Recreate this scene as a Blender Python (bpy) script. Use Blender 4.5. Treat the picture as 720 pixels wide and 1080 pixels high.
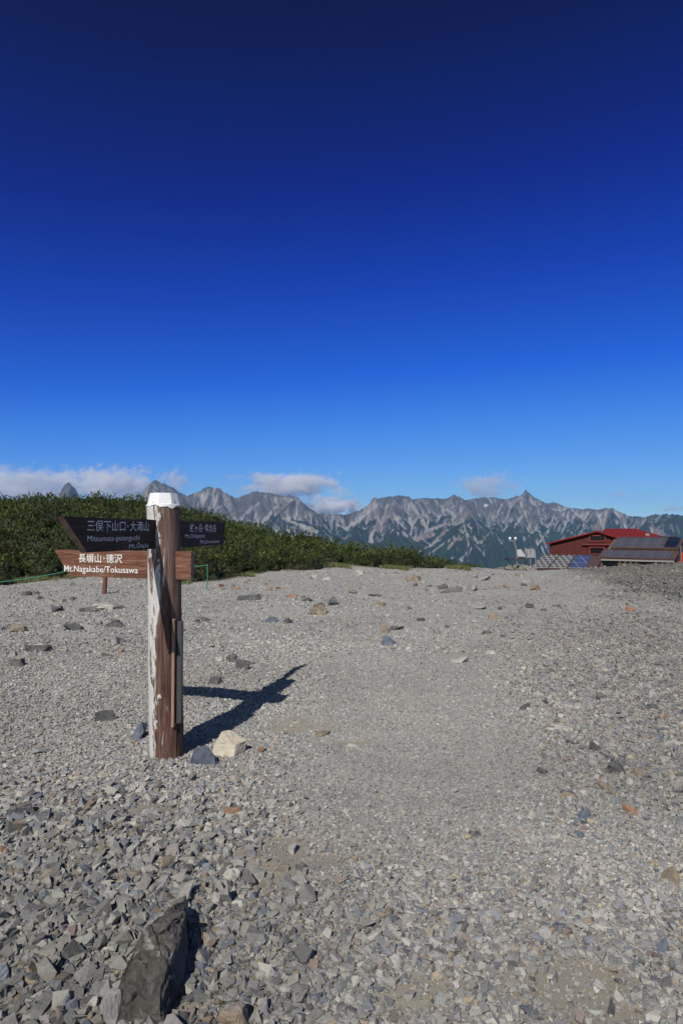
import bpy, bmesh, math, random
import numpy as np
from mathutils import Vector, Matrix, Euler

# ---------------------------------------------------------------- scene, camera, light
for o in list(bpy.data.objects):
    bpy.data.objects.remove(o)
scene = bpy.context.scene
COL = scene.collection
R = math.radians

EYE = 1.6
FPX = 680.0            # focal length in photograph pixels (1080 high)
HOR = 560.0            # horizon row in the photograph

cam_data = bpy.data.cameras.new("camera")
cam_data.sensor_fit = 'VERTICAL'
cam_data.sensor_height = 36.0
cam_data.sensor_width = 24.0
cam_data.lens = 36.0 * FPX / 1080.0
cam_data.clip_start = 0.05
cam_data.clip_end = 60000.0
cam = bpy.data.objects.new("camera", cam_data)
cam.location = (0, 0, EYE)
cam.rotation_euler = (R(90) + math.atan((HOR - 540.0) / FPX), 0, 0)
COL.objects.link(cam)
scene.camera = cam

SUN_TO = Vector((-0.40, -1.10, 1.0)).normalized()       # towards the sun
SUN_EL = math.asin(SUN_TO.z)
SUN_AZ = math.atan2(SUN_TO.x, SUN_TO.y)

world = bpy.data.worlds.new("World")
scene.world = world
world.use_nodes = True
wn, wl = world.node_tree.nodes, world.node_tree.links
wn.clear()
w_out = wn.new("ShaderNodeOutputWorld")
w_bg = wn.new("ShaderNodeBackground")
w_sky = wn.new("ShaderNodeTexSky")
w_sky.sky_type = 'NISHITA'
w_sky.sun_disc = False
w_sky.sun_elevation = SUN_EL
w_sky.sun_rotation = SUN_AZ
w_sky.altitude = 2700
w_sky.air_density = 1.0
w_sky.dust_density = 0.3
w_sky.ozone_density = 4.0
# a deep blue high-altitude sky: light scattered at right angles to the sun is polarised and filtered out,
# the sky on the sun's own side stays pale
w_lo = wn.new("ShaderNodeVectorMath"); w_lo.operation = 'SCALE'; w_lo.inputs['Scale'].default_value = 0.1
w_crv = wn.new("ShaderNodeRGBCurve")
for ci, pts in enumerate((
        [(0, 0), (0.051, 0.0008), (0.0725, 0.0012), (0.102, 0.003), (0.161, 0.013), (0.231, 0.052), (0.393, 0.158), (1, 0.6)],
        [(0, 0), (0.095, 0.0035), (0.136, 0.014), (0.19, 0.045), (0.2945, 0.125), (0.411, 0.245), (0.638, 0.43), (1, 0.78)],
        [(0, 0), (0.2055, 0.058), (0.233, 0.115), (0.282, 0.215), (0.3805, 0.425), (0.553, 0.70), (0.71, 0.82), (1, 0.95)])):
    cv = w_crv.mapping.curves[ci]
    while len(cv.points) < len(pts): cv.points.new(0.5, 0.5)
    for p_, (x_, y_) in zip(cv.points, pts):
        p_.location = (x_, y_); p_.handle_type = 'VECTOR'
w_crv.mapping.update()
w_pol = wn.new("ShaderNodeVectorMath"); w_pol.operation = 'SCALE'; w_pol.inputs['Scale'].default_value = 10.0
w_raw = wn.new("ShaderNodeMix"); w_raw.data_type = 'RGBA'; w_raw.blend_type = 'MULTIPLY'
w_raw.inputs[0].default_value = 1.0
w_raw.inputs[7].default_value = (0.80, 0.72, 0.62, 1)
w_tc = wn.new("ShaderNodeTexCoord")
w_dot = wn.new("ShaderNodeVectorMath"); w_dot.operation = 'DOT_PRODUCT'
w_dot.inputs[1].default_value = SUN_TO
wl.new(w_tc.outputs['Generated'], w_dot.inputs[0])
w_map = wn.new("ShaderNodeMapRange"); w_map.interpolation_type = 'SMOOTHSTEP'
w_map.inputs['From Min'].default_value = 0.55; w_map.inputs['From Max'].default_value = -0.05
w_map.inputs['To Min'].default_value = 0.0; w_map.inputs['To Max'].default_value = 1.0
wl.new(w_dot.outputs['Value'], w_map.inputs['Value'])
w_mix = wn.new("ShaderNodeMix"); w_mix.data_type = 'RGBA'
wl.new(w_sky.outputs[0], w_lo.inputs[0])
wl.new(w_lo.outputs[0], w_crv.inputs['Color'])
wl.new(w_crv.outputs[0], w_pol.inputs[0])
wl.new(w_sky.outputs[0], w_raw.inputs[6])
wl.new(w_map.outputs[0], w_mix.inputs[0])
wl.new(w_raw.outputs[2], w_mix.inputs[6])
wl.new(w_pol.outputs[0], w_mix.inputs[7])
wl.new(w_mix.outputs[2], w_bg.inputs['Color'])
w_bg.inputs['Strength'].default_value = 0.10
wl.new(w_bg.outputs[0], w_out.inputs[0])

sun_d = bpy.data.lights.new("sun", 'SUN')
sun_d.energy = 4.6
sun_d.angle = R(0.5)
sun_d.color = (1.0, 0.95, 0.88)
sun = bpy.data.objects.new("sun", sun_d)
sun.rotation_euler = SUN_TO.to_track_quat('Z', 'Y').to_euler()
sun.location = (-4, -11, 14)
COL.objects.link(sun)

scene.view_settings.view_transform = 'Standard'
scene.view_settings.look = 'None'
scene.view_settings.exposure = 0.0
scene.view_settings.gamma = 1.0
scene.view_settings.use_curve_mapping = False
scene.render.engine = 'CYCLES'
scene.cycles.use_denoising = True
scene.cycles.max_bounces = 8
scene.cycles.volume_bounces = 8
scene.cycles.transparent_max_bounces = 8
scene.cycles.sample_clamp_indirect = 6.0

# ---------------------------------------------------------------- numpy helpers
def _hash(ix, iy, seed):
    h = (ix.astype(np.int64) * 374761393 + iy.astype(np.int64) * 668265263 + seed * 982451653) & 0x7fffffff
    h = ((h ^ (h >> 13)) * 1274126177) & 0x7fffffff
    h = ((h ^ (h >> 15)) * 2246822519) & 0x7fffffff
    return h ^ (h >> 16)

def perlin(x, y, seed=0):
    x = np.asarray(x, float); y = np.asarray(y, float)
    ix = np.floor(x); iy = np.floor(y)
    fx = x - ix; fy = y - iy
    u = fx**3 * (fx * (fx * 6 - 15) + 10); v = fy**3 * (fy * (fy * 6 - 15) + 10)
    def g(dx, dy):
        a = _hash(ix + dx, iy + dy, seed) * (2 * np.pi / 2147483648.0) * 7.0
        return np.cos(a) * (fx - dx) + np.sin(a) * (fy - dy)
    a = g(0, 0) * (1 - u) + g(1, 0) * u
    b = g(0, 1) * (1 - u) + g(1, 1) * u
    return (a * (1 - v) + b * v) * 1.5

def fbm(x, y, octv=4, seed=0, gain=0.5):
    t = 0; a = 1.0; f = 1.0
    for k in range(octv):
        t = t + a * perlin(x * f + 17.3 * k, y * f - 9.1 * k, seed + k)
        a *= gain; f *= 2.03
    return t

def smooth(a, b, t):
    t = np.clip((t - a) / (b - a), 0, 1)
    return t * t * (3 - 2 * t)

def mesh_np(name, v, f, mats=None, flat=True, attrs=None):
    """v (N,3), f (M,k) -> mesh datablock; attrs: name -> (N,3) colours on points"""
    v = np.ascontiguousarray(v, dtype=np.float32); f = np.ascontiguousarray(f, dtype=np.int32)
    me = bpy.data.meshes.new(name)
    k = f.shape[1]
    me.vertices.add(len(v)); me.vertices.foreach_set("co", v.ravel())
    me.loops.add(f.size); me.loops.foreach_set("vertex_index", f.ravel())
    me.polygons.add(len(f))
    me.polygons.foreach_set("loop_start", np.arange(0, f.size, k, dtype=np.int32))
    try:
        me.polygons.foreach_set("loop_total", np.full(len(f), k, dtype=np.int32))
    except Exception:
        pass
    me.polygons.foreach_set("use_smooth", np.full(len(f), not flat, dtype=bool))
    for an, av in (attrs or {}).items():
        at = me.color_attributes.new(an, 'FLOAT_COLOR', 'POINT')
        c = np.ones((len(v), 4), dtype=np.float32); c[:, :3] = av
        at.data.foreach_set("color", c.ravel())
    me.update(calc_edges=True)
    for m in (mats or []):
        me.materials.append(m)
    return me

def link(name, me, parent=None, loc=(0, 0, 0), rot=(0, 0, 0)):
    o = bpy.data.objects.new(name, me)
    o.location = loc; o.rotation_euler = rot
    COL.objects.link(o)
    if parent: o.parent = parent
    return o

def tag(o, label=None, cat=None, group=None, kind=None):
    if label: o['label'] = label
    if cat: o['category'] = cat
    if group: o['group'] = group
    if kind: o['kind'] = kind
    return o

def empty(name, loc, rz=0):
    o = bpy.data.objects.new(name, None)
    o.empty_display_size = 0.2
    o.location = loc; o.rotation_euler = (0, 0, rz)
    COL.objects.link(o)
    return o

# ---------------------------------------------------------------- material helpers
class NT:
    def __init__(self, name):
        self.m = bpy.data.materials.new(name); self.m.use_nodes = True
        self.t = self.m.node_tree; self.t.nodes.clear()
        self.out = self.t.nodes.new("ShaderNodeOutputMaterial")
    def n(self, typ, ins=None, **kw):
        nd = self.t.nodes.new(typ)
        for k, v in kw.items(): setattr(nd, k, v)
        for k, v in (ins or {}).items():
            s = nd.inputs[k]
            if isinstance(v, bpy.types.NodeSocket): self.t.links.new(v, s)
            else: s.default_value = v
        return nd
    def mix(self, fac, a, b, mode='MIX'):
        nd = self.t.nodes.new("ShaderNodeMix"); nd.data_type = 'RGBA'; nd.blend_type = mode
        for i, v in ((0, fac), (6, a), (7, b)):
            s = nd.inputs[i]
            if isinstance(v, bpy.types.NodeSocket): self.t.links.new(v, s)
            else: s.default_value = (*v, 1) if (i > 0 and len(v) == 3) else v
        return nd.outputs[2]
    def math(self, op, a, b=0.0, c=None):
        nd = self.t.nodes.new("ShaderNodeMath"); nd.operation = op
        for i, v in enumerate((a, b) if c is None else (a, b, c)):
            if isinstance(v, bpy.types.NodeSocket): self.t.links.new(v, nd.inputs[i])
            else: nd.inputs[i].default_value = v
        return nd.outputs[0]
    def ramp(self, fac, stops):
        nd = self.t.nodes.new("ShaderNodeValToRGB")
        self.t.links.new(fac, nd.inputs[0])
        cr = nd.color_ramp
        while len(cr.elements) < len(stops): cr.elements.new(0.5)
        for e, (p, c) in zip(cr.elements, stops):
            e.position = p
            e.color = (c, c, c, 1) if isinstance(c, (int, float)) else (*c, 1)
        return nd.outputs[0]
    def coord(self, which='Object', scale=(1, 1, 1)):
        tc = self.n("ShaderNodeTexCoord")
        mp = self.n("ShaderNodeMapping", {'Vector': tc.outputs[which], 'Scale': scale})
        return mp.outputs[0]
    def noise(self, vec, scale, detail=4, rough=0.55, dist=0.0):
        return self.n("ShaderNodeTexNoise", {'Vector': vec, 'Scale': scale, 'Detail': detail, 'Roughness': rough, 'Distortion': dist}).outputs[0]
    def bump(self, h, strength=0.5, dist=0.01, normal=None):
        ins = {'Height': h, 'Strength': strength, 'Distance': dist}
        if normal is not None: ins['Normal'] = normal
        return self.n("ShaderNodeBump", ins).outputs[0]
    def bsdf(self, color, rough=0.8, normal=None, metal=0.0, spec=0.3):
        ins = {'Roughness': rough, 'Metallic': metal, 'Specular IOR Level': spec}
        ins['Base Color'] = (*color, 1) if isinstance(color, tuple) and len(color) == 3 else color
        b = self.n("ShaderNodeBsdfPrincipled", ins)
        if normal is not None: self.t.links.new(normal, b.inputs['Normal'])
        self.t.links.new(b.outputs[0], self.out.inputs['Surface'])
        return b

# ---------------------------------------------------------------- ground height and pixel mapping
def ground_base(x, y):
    """height of the summit ridge the photographer stands on (metres)"""
    x = np.asarray(x, float); y = np.asarray(y, float)
    r = np.sqrt(x * x + y * y)
    z = 0.0 * x
    # edge of the flat crest: 26 m ahead
    edge = 25.5 + 0.12 * x + 1.5 * perlin(x * 0.08 + 3, y * 0.0 + 1, 5)
    over = np.clip(y - edge, 0, None)
    z = z - 0.012 * over**1.9 * (over < 60) - (over >= 60) * (0.012 * 60**1.9 + 0.42 * (over - 60))
    # the scrub covered bank on the left
    bank = smooth(18.5, 33, y - 0.25 * (x + 12) * (x > -12)) * smooth(8, -14, x)
    back = smooth(75, 42, y)
    z = np.where(bank > 0, z * (1 - smooth(2, -12, x) * back) + 2.6 * bank * back, z)
    # rubble mound on the right
    z = z + 0.45 * smooth(9, 17, x + 0.05 * (y - 20)) * smooth(12, 22, y) * smooth(36, 26, y)
    z = z - 0.20 * smooth(4.5, 8.5, x) * smooth(14, 24, y)
    z = z + 0.06 * smooth(1.2, 4, x) * smooth(3, 7, y)
    # the crest falls away on every other side as well
    side = np.clip(np.abs(x) - 60, 0, None) + np.clip(-y - 60, 0, None)
    z = z - 0.42 * side
    z = np.maximum(z, -1230.0 + 25 * perlin(x * 0.0007, y * 0.0007, 31))
    return z

def ground_h(x, y):
    x = np.asarray(x, float); y = np.asarray(y, float)
    r = np.sqrt(x * x + y * y)
    z = ground_base(x, y)
    z = z + 0.055 * fbm(x * 0.35, y * 0.35, 3, 11) * smooth(0.3, 3, r)
    near = smooth(40, 12, r)
    z = z + near * (0.012 * fbm(x * 2.3, y * 2.3, 3, 21))
    return z

def at(px, py, z=None):
    """point of the ground seen at photograph pixel (px, py)"""
    dx, dy = (px - 360.0) / FPX, (py - HOR) / FPX
    if dy <= 0.004: dy = 0.004
    d = EYE / dy
    for _ in range(12):
        h = float(ground_h(np.array([dx * d]), np.array([d]))[0])
        d = 0.5 * d + 0.5 * (EYE - h) / dy
    h = float(ground_h(np.array([dx * d]), np.array([d]))[0])
    return Vector((dx * d, d, h))

def pt(px, py, d):
    return Vector(((px - 360.0) / FPX * d, d, EYE + (HOR - py) / FPX * d))
# ---------------------------------------------------------------- ground sheet
def build_ground():
    rr = [0.0] + list(np.geomspace(0.35, 90, 420)) + list(np.geomspace(95, 12300, 90))
    rr = np.array(rr[1:])
    fine = np.linspace(-42, 42, 560)
    coarse = np.linspace(45, 315, 100)
    ang = np.radians(np.concatenate([fine, coarse]))
    A, Rr = np.meshgrid(ang, rr)
    X, Y = np.sin(A) * Rr, np.cos(A) * Rr
    Z = ground_h(X, Y)
    n, m = X.shape
    v = np.stack([X.ravel(), Y.ravel(), Z.ravel()], 1)
    v = np.vstack([v, [[0, 0, float(ground_h(np.array([0.]), np.array([0.]))[0])]]])
    i = np.arange(n - 1)[:, None] * m + np.arange(m)[None, :]
    j = np.arange(n - 1)[:, None] * m + (np.arange(m)[None, :] + 1) % m
    q = np.stack([i, i + m, j + m, j], -1).reshape(-1, 4)
    q = q[:, ::-1]
    c = len(v) - 1
    k = np.arange(m)
    fan = np.stack([np.full(m, c), (k + 1) % m, k, k], 1)
    tri = np.concatenate([q[:, [0, 1, 2]], q[:, [0, 2, 3]], fan[:, [0, 1, 2]]])
    t = NT("crest_gravel_soil")
    co = t.coord('Object')
    n1 = t.noise(co, 0.5, 5, 0.6)
    n2 = t.noise(co, 60, 4, 0.65)
    n3 = t.noise(co, 6, 5, 0.6)
    vor = t.n("ShaderNodeTexVoronoi", {'Vector': co, 'Scale': 62.0, 'Randomness': 1.0})
    vcol = t.ramp(t.n("ShaderNodeSeparateColor", {0: vor.outputs['Color']}).outputs[0], [(0, 0.72), (0.5, 1.0), (1, 1.25)])
    base = t.mix(t.ramp(n1, [(0.38, 0.0), (0.66, 1.0)]), (0.345, 0.335, 0.31), (0.385, 0.368, 0.33))
    base = t.mix(t.ramp(n3, [(0.45, 0.0), (0.75, 0.7)]), base, (0.28, 0.276, 0.265))
    base = t.mix(1.0, base, vcol, 'MULTIPLY')
    base = t.mix(1.0, base, t.ramp(n2, [(0.25, 0.6), (0.6, 1.1)]), 'MULTIPLY')
    # turf and soil on the bank and below the crest
    at_ = t.n("ShaderNodeAttribute", attribute_name="cover")
    sep = t.n("ShaderNodeSeparateColor", {0: at_.outputs['Color']})
    turf = t.mix(n2, (0.020, 0.026, 0.010), (0.050, 0.058, 0.022))
    base = t.mix(sep.outputs[0], base, turf)
    sand = t.mix(n2, (0.25, 0.222, 0.172), (0.335, 0.305, 0.25))
    base = t.mix(sep.outputs[1], base, sand)
    rub = t.mix(n2, (0.13, 0.125, 0.105), (0.23, 0.215, 0.18))
    base = t.mix(sep.outputs[2], base, rub)
    rough_ = t.math('MULTIPLY', vor.outputs['Distance'], t.math('SUBTRACT', 1.0, t.math('MULTIPLY', sep.outputs[1], 0.9)))
    b1 = t.bump(rough_, 0.5, 0.010)
    b2 = t.bump(t.noise(co, 150, 5, 0.7), 0.8, 0.006, b1)
    t.bsdf(base, 0.95, b2, spec=0.15)
    x, y = v[:, 0], v[:, 1]
    cov = np.zeros((len(v), 3))
    cov[:, 0] = turf_mask(x, y)
    cov[:, 1] = sand_mask(x, y)
    cov[:, 2] = rubble_mask(x, y)
    me = mesh_np("ground", v, tri, [t.m], flat=False, attrs={"cover": cov})
    return tag(link("ground", me), kind='structure')

BUSH_PX = [(-80, 622), (0, 617), (60, 611), (110, 606), (160, 609), (200, 616), (235, 613), (262, 609), (290, 603), (330, 600), (365, 599), (400, 601), (440, 600), (470, 601), (500, 602)]
_be = np.array([[at(*p).x, at(*p).y] for p in BUSH_PX])

def bush_edge(x):
    """depth at which the scrub begins, for each x"""
    return np.interp(x, _be[:, 0], _be[:, 1])

def turf_mask(x, y):
    e = bush_edge(x)
    t = smooth(0.25, 0.9, y - e + 0.4 * perlin(x * 1.1, y * 1.1, 3)) * smooth(4.6, 2.6, x)
    far = smooth(34, 48, y)
    return np.clip(np.maximum(t, far * 0.8), 0, 1) * (y > 5)

SANDS = [((325, 765), 0.42, 0.14), ((300, 757), 0.3, 0.1), ((375, 782), 0.24, 0.05), ((310, 905), 0.34, 0.30), ((590, 1035), 0.30, 0.20), ((430, 1045), 0.22, 0.13), ((195, 1050), 0.10, 0.1), ((180, 850), 0.3, 0.15), ((660, 1060), 0.2, 0.1)]
_sd = [(at(*p), a, b) for p, a, b in SANDS]

def sand_mask(x, y):
    s = np.zeros_like(x)
    for p, a, b in _sd:
        d = np.sqrt(((x - p.x) / a)**2 + ((y - p.y) / b)**2) + 0.55 * fbm(x * 4, y * 4, 3, 77)
        s = np.maximum(s, smooth(1.1, 0.45, d))
    return s

_pth = np.array([[at(a_, b_).x, at(a_, b_).y] for a_, b_ in ((430, 1078), (430, 950), (425, 850), (430, 760), (450, 690), (490, 650), (530, 622), (560, 608))])
def path_mask(x, y):
    c = np.interp(y, _pth[:, 1], _pth[:, 0])
    w = 0.55 + 0.10 * y
    return smooth(1.25, 0.45, np.abs(x - c) / w + 0.35 * fbm(x * 0.7, y * 0.5, 3, 35)) * smooth(2.5, 4.6, y)

def rubble_mask(x, y):
    return smooth(7.0, 9.5, x - 0.20 * (y - 20) + 1.2 * perlin(x * 0.5, y * 0.5, 9)) * smooth(10, 15, y) * smooth(34, 28, y)

# ---------------------------------------------------------------- far mountains: stream-power eroded terrain
SKY = [(-260, 520), (-160, 512), (-60, 520), (0, 530), (30, 532), (56, 528), (62, 522), (65, 513), (68, 508.5), (70, 509.5), (72, 507.5), (75, 511), (77, 510), (81, 517), (85, 524), (92, 530), (118, 535), (136, 531), (148, 521), (157, 509), (163, 506), (172, 509), (184, 514), (195, 522),
       (205, 520), (213, 515), (220, 513), (229, 513.5), (238, 519), (248, 525), (256, 522), (264, 519), (271, 517.5), (280, 519), (290, 521), (300, 522), (313, 523),
       (321, 530), (328, 537), (335, 540), (350, 542), (368, 541.5), (381, 537), (390, 529), (394, 523.5), (399, 525), (406, 524.5), (418, 522), (430, 522.3), (434, 526), (445, 525),
       (458, 525), (470, 526), (480, 520.5), (490, 526), (500, 525), (512, 523.5), (522, 524), (533, 526), (547, 522), (551, 519.5), (554.5, 515.5), (558, 519), (566, 525),
       (576, 530), (584, 529), (600, 535.5), (615, 536), (630, 536.5), (640, 535), (645, 534), (653, 539), (661, 543), (680, 544.5), (690, 542), (700, 541), (720, 542.5), (790, 536), (900, 545), (1000, 530)]
_sx = np.array([p[0] for p in SKY], float); _sy = np.array([p[1] for p in SKY], float)
_saz = np.arctan((_sx - 360) / FPX)
_stan = (HOR - _sy) / np.sqrt(FPX**2 + (_sx - 360)**2)
VAL = -1180.0

def erode(h, upl, fixed, dx, steps, k, m=0.45):
    ny, nx = h.shape; N = ny * nx
    idx = np.arange(N).reshape(ny, nx)
    offs = [(-1, -1), (-1, 0), (-1, 1), (0, -1), (0, 1), (1, -1), (1, 0), (1, 1)]
    fx = fixed.ravel()
    for it in range(steps):
        hp = np.pad(h, 1, mode='edge'); ip = np.pad(idx, 1, mode='edge')
        best = np.zeros_like(h); rec = idx.copy(); dist = np.ones_like(h)
        for dy, dx_ in offs:
            L = dx * math.hypot(dy, dx_)
            s = (h - hp[1 + dy:1 + dy + ny, 1 + dx_:1 + dx_ + nx]) / L
            b = s > best
            best = np.where(b, s, best)
            rec = np.where(b, ip[1 + dy:1 + dy + ny, 1 + dx_:1 + dx_ + nx], rec)
            dist = np.where(b, L, dist)
        rec = rec.ravel(); rec[fx] = np.arange(N)[fx]
        depth = (rec != np.arange(N)).astype(np.int64); p = rec.copy()
        for _ in range(13):
            depth = depth + depth[p] * (p != np.arange(N)); p = p[p]
        order = np.argsort(depth, kind='stable')
        ds = depth[order]; md = int(ds[-1])
        cuts = np.searchsorted(ds, np.arange(md + 2))
        area = np.full(N, dx * dx)
        for l in range(md, 0, -1):
            c = order[cuts[l]:cuts[l + 1]]
            np.add.at(area, rec[c], area[c])
        hf = (h + upl).ravel(); hf[fx] = h.ravel()[fx]
        F = k * area**m / dist.ravel()
        for l in range(1, md + 1):
            c = order[cuts[l]:cuts[l + 1]]
            hf[c] = (hf[c] + F[c] * hf[rec[c]]) / (1 + F[c])
        h = hf.reshape(ny, nx)
    return h, area.reshape(ny, nx)

CREST_R = [(-300, 7000), (0, 7000), (225, 7200), (310, 7300), (420, 7700), (480, 8300), (554, 9000), (650, 8600), (720, 7800), (1000, 7400)]

def far_pt(px, py, r):
    a = math.atan((px - 360) / FPX)
    z = r * (HOR - py) / math.sqrt(FPX**2 + (px - 360)**2)
    return (r * math.sin(a), r * math.cos(a), z)

def crest_r(px):
    return float(np.interp(px, [c[0] for c in CREST_R], [c[1] for c in CREST_R]))

# spurs that run down from the crest towards the valley: (column, row, distance)
SPURS = [
    [(72, 508, 7000), (60, 560, 6000), (40, 640, 4700)], [(163, 506, 7120), (150, 548, 6300), (140, 640, 4800)],
    [(163, 506, 7120), (186, 540, 6600), (200, 620, 5200)],
    [(221, 513, 7200), (208, 535, 6700), (190, 600, 5200)], [(229, 513.5, 7200), (243, 545, 6500), (252, 590, 5300)],
    [(271, 518, 7260), (252, 545, 6600), (236, 580, 5600)], [(271, 518, 7260), (300, 556, 6500), (310, 600, 5300)],
    [(312, 523, 7300), (290, 545, 6700), (281, 590, 5600)], [(313, 523, 7300), (327, 548, 6600), (352, 580, 5700), (372, 640, 4600)],
    [(394, 523.5, 7600), (372, 555, 6900), (350, 590, 6000)], [(396, 525, 7600), (392, 552, 6800), (386, 600, 5500)],
    [(420, 522, 7700), (416, 548, 6900), (425, 585, 5900), (430, 640, 4800)], [(432, 525, 7750), (447, 556, 7000), (452, 590, 6100)],
    [(480, 520.5, 8300), (470, 540, 7700), (458, 556, 7200)],
    [(483, 522, 8300), (489, 544, 6900), (466, 575, 6100), (450, 610, 5400)], [(489, 544, 6900), (497, 575, 6000), (500, 640, 4700)],
    [(489, 544, 6900), (520, 570, 6100), (545, 620, 5000)],
    [(533, 525, 8800), (523, 552, 7800), (515, 572, 7000)], [(554.5, 515.5, 9000), (546, 540, 8200), (538, 566, 7300), (540, 610, 6000)],
    [(554.5, 515.5, 9000), (572, 545, 8100), (570, 575, 7200)], [(576, 529.5, 8900), (592, 552, 8000), (600, 590, 6800)],
    [(600, 535.5, 8800), (612, 560, 7800), (622, 600, 6600)], [(620, 536, 8700), (628, 556, 7800), (640, 600, 6500)],
    [(645, 534, 8600), (650, 556, 7700), (668, 600, 6400)], [(690, 541, 8100), (675, 556, 7500), (655, 590, 6600)],
    [(700, 541, 8000), (712, 562, 7000), (730, 610, 5800)], [(790, 536, 7700), (770, 570, 6600), (750, 640, 5000)], [(900, 545, 7500), (880, 600, 6000)],
    [(-60, 520, 7000), (-90, 580, 5800)], [(-160, 512, 7000), (-180, 580, 5600)], [(30, 530, 7000), (10, 580, 5900)], [(100, 530, 7050), (96, 570, 6200)],
]

def build_mountains():
    dx = 15.0
    xs = np.arange(-5700, 5700 + 1, dx); ys = np.arange(4300, 9900 + 1, dx)
    X, Y = np.meshgrid(xs, ys)
    Xw = X + 150 * fbm(X / 900, Y / 900, 4, 8) * 0.7
    Yw = Y + 150 * fbm(X / 900 + 40, Y / 900, 4, 9) * 0.7
    segs = []
    crest = [far_pt(px, py, crest_r(px)) for px, py in SKY]
    segs += list(zip(crest[:-1], crest[1:]))
    for sp in SPURS:
        p = [far_pt(*q) for q in sp]
        segs += list(zip(p[:-1], p[1:]))
    h = np.full(X.shape, -1e9)
    for n, (p, q) in enumerate(segs):
        main = n < len(crest) - 1
        ax, ay, az_ = p; bx, by, bz = q
        L2 = (bx - ax)**2 + (by - ay)**2
        xx, yy = (X, Y) if main else (Xw, Yw)
        u = np.clip(((xx - ax) * (bx - ax) + (yy - ay) * (by - ay)) / L2, 0, 1)
        d = np.hypot(xx - ax - u * (bx - ax), yy - ay - u * (by - ay))
        z = az_ + u * (bz - az_) - np.where(d < 500, 0.86 * d, 430 + 0.62 * (d - 500))
        h = np.maximum(h, z)
    h = np.maximum(h, VAL - 60 + 30 * fbm(X / 900, Y / 900, 3, 2))
    AZ = np.arctan2(X, Y); RR = np.hypot(X, Y)
    PX = np.tan(AZ) * FPX + 360
    rc = np.interp(PX, [c[0] for c in CREST_R], [c[1] for c in CREST_R])
    off = np.clip(np.abs(RR - rc) / 260, 0, 1)
    h = h + off * (70 * fbm(X / 420, Y / 420, 4, 12) - 46 * np.abs(perlin(X / 150 + 0.5 * fbm(X / 300, Y / 300, 2, 3), Y / 260, 61)) - 30 * np.abs(perlin(X / 70 + 0.4 * fbm(X / 200, Y / 200, 2, 30), Y / 150, 63)))
    h = h + 13 * off * fbm(X / 95, Y / 95, 3, 19) + (12 + 9 * off) * (0.4 - np.abs(perlin(X / 75, Y / 110, 23))) * 1.6
    fixed = np.zeros_like(h, bool); fixed[0, :] = True; fixed[-1, :] = True; fixed[:, 0] = True; fixed[:, -1] = True
    h0 = h.copy()
    h, area = erode(h, 0.0, fixed, dx, 16, 0.16, 0.42)
    h = h0 + (h - h0) * (0.25 + 0.75 * off)
    for _ in range(5):
        for ax, s in ((0, 1), (0, -1), (1, 1), (1, -1)):
            d = h - np.roll(h, s, ax)
            mv = np.clip(d - dx * 1.5, 0, None) * 0.25
            h = h - mv + np.roll(mv, -s, ax)
    # the crest follows the skyline of the range
    nb = 380
    edges = np.linspace(-0.72, 0.72, nb + 1); mid = 0.5 * (edges[1:] + edges[:-1])
    bi = np.clip(np.digitize(AZ, edges) - 1, 0, nb - 1)
    tgt = np.interp(mid, _saz, _stan) + 0.0016 * fbm(mid * 105, mid * 0 + 3, 3, 71) - 0.0022 * np.abs(perlin(mid * 75, mid * 0 + 9, 72))
    for it in range(6):
        el = (h / RR).ravel(); b = bi.ravel()
        o = np.lexsort((el, b)); bo = b[o]
        last = np.r_[np.nonzero(np.diff(bo))[0], len(bo) - 1]
        cell = o[last]; bb = bo[last]
        f = (tgt[bb] * RR.ravel()[cell] - VAL) / (h.ravel()[cell] - VAL)
        ff = np.interp(np.arange(nb), bb, np.clip(f, 0.85, 1.15))
        w = max(1, [15, 9, 5, 3, 3, 1][it])
        ff = np.convolve(np.pad(ff, w, mode='edge'), np.ones(w) / w, mode='same')[w:-w]
        h = VAL + (h - VAL) * np.interp(AZ, mid, ff)
    ridge = np.cos(AZ) * rc
    gy, gx = np.gradient(h, dx)
    slope = np.hypot(gx, gy)
    lap = (np.roll(h, 1, 0) + np.roll(h, -1, 0) + np.roll(h, 1, 1) + np.roll(h, -1, 1) - 4 * h) / dx
    for _ in range(1):
        lap = (lap + np.roll(lap, 1, 0) + np.roll(lap, 1, 1) + np.roll(lap, -1, 0) + np.roll(lap, -1, 1)) / 5
    nz = fbm(X / 420, Y / 420, 4, 41)
    nz2 = fbm(X / 110, Y / 110, 4, 47)
    alt = h + 120 * nz
    la = np.log10(area)
    for _ in range(1):
        la = (2 * la + np.roll(la, 1, 0) + np.roll(la, 1, 1) + np.roll(la, -1, 0) + np.roll(la, -1, 1)) / 6
    chute = smooth(3.05, 3.9, la + 0.35 * nz2 + 0.2 * nz)
    hi = smooth(-520, -60, h + 160 * nz)
    scree = np.clip(chute * smooth(0.1, 0.5, nz2 * 0.5 + nz * 0.7 + 0.42) * (0.35 + 0.65 * hi) + 0.35 * hi * smooth(0.2, 0.6, nz2), 0, 1)
    scree = np.clip(scree + 0.55 * smooth(-0.02, 0.30, lap + 0.08 * nz2) * hi * smooth(-0.5, 0.5, nz), 0, 1)
    veg = smooth(235, -130, alt + 120 * (slope - 0.75) + 160 * nz2) * (1 - 0.9 * scree)
    veg = np.clip(veg + 0.7 * smooth(0.08, -0.25, lap) * smooth(330, 40, alt) * (1 - scree), 0, 1)
    tan_ = smooth(0.35, 0.7, fbm(X / 700, Y / 700, 3, 91) + 0.4 * nz2) * smooth(-300, 0, h) * (1 - veg) * 0.6
    # bare landslide scars and lingering snow, each at its own place on the mountain
    cov = np.stack([veg, scree, tan_], -1).reshape(-1, 3)
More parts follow.
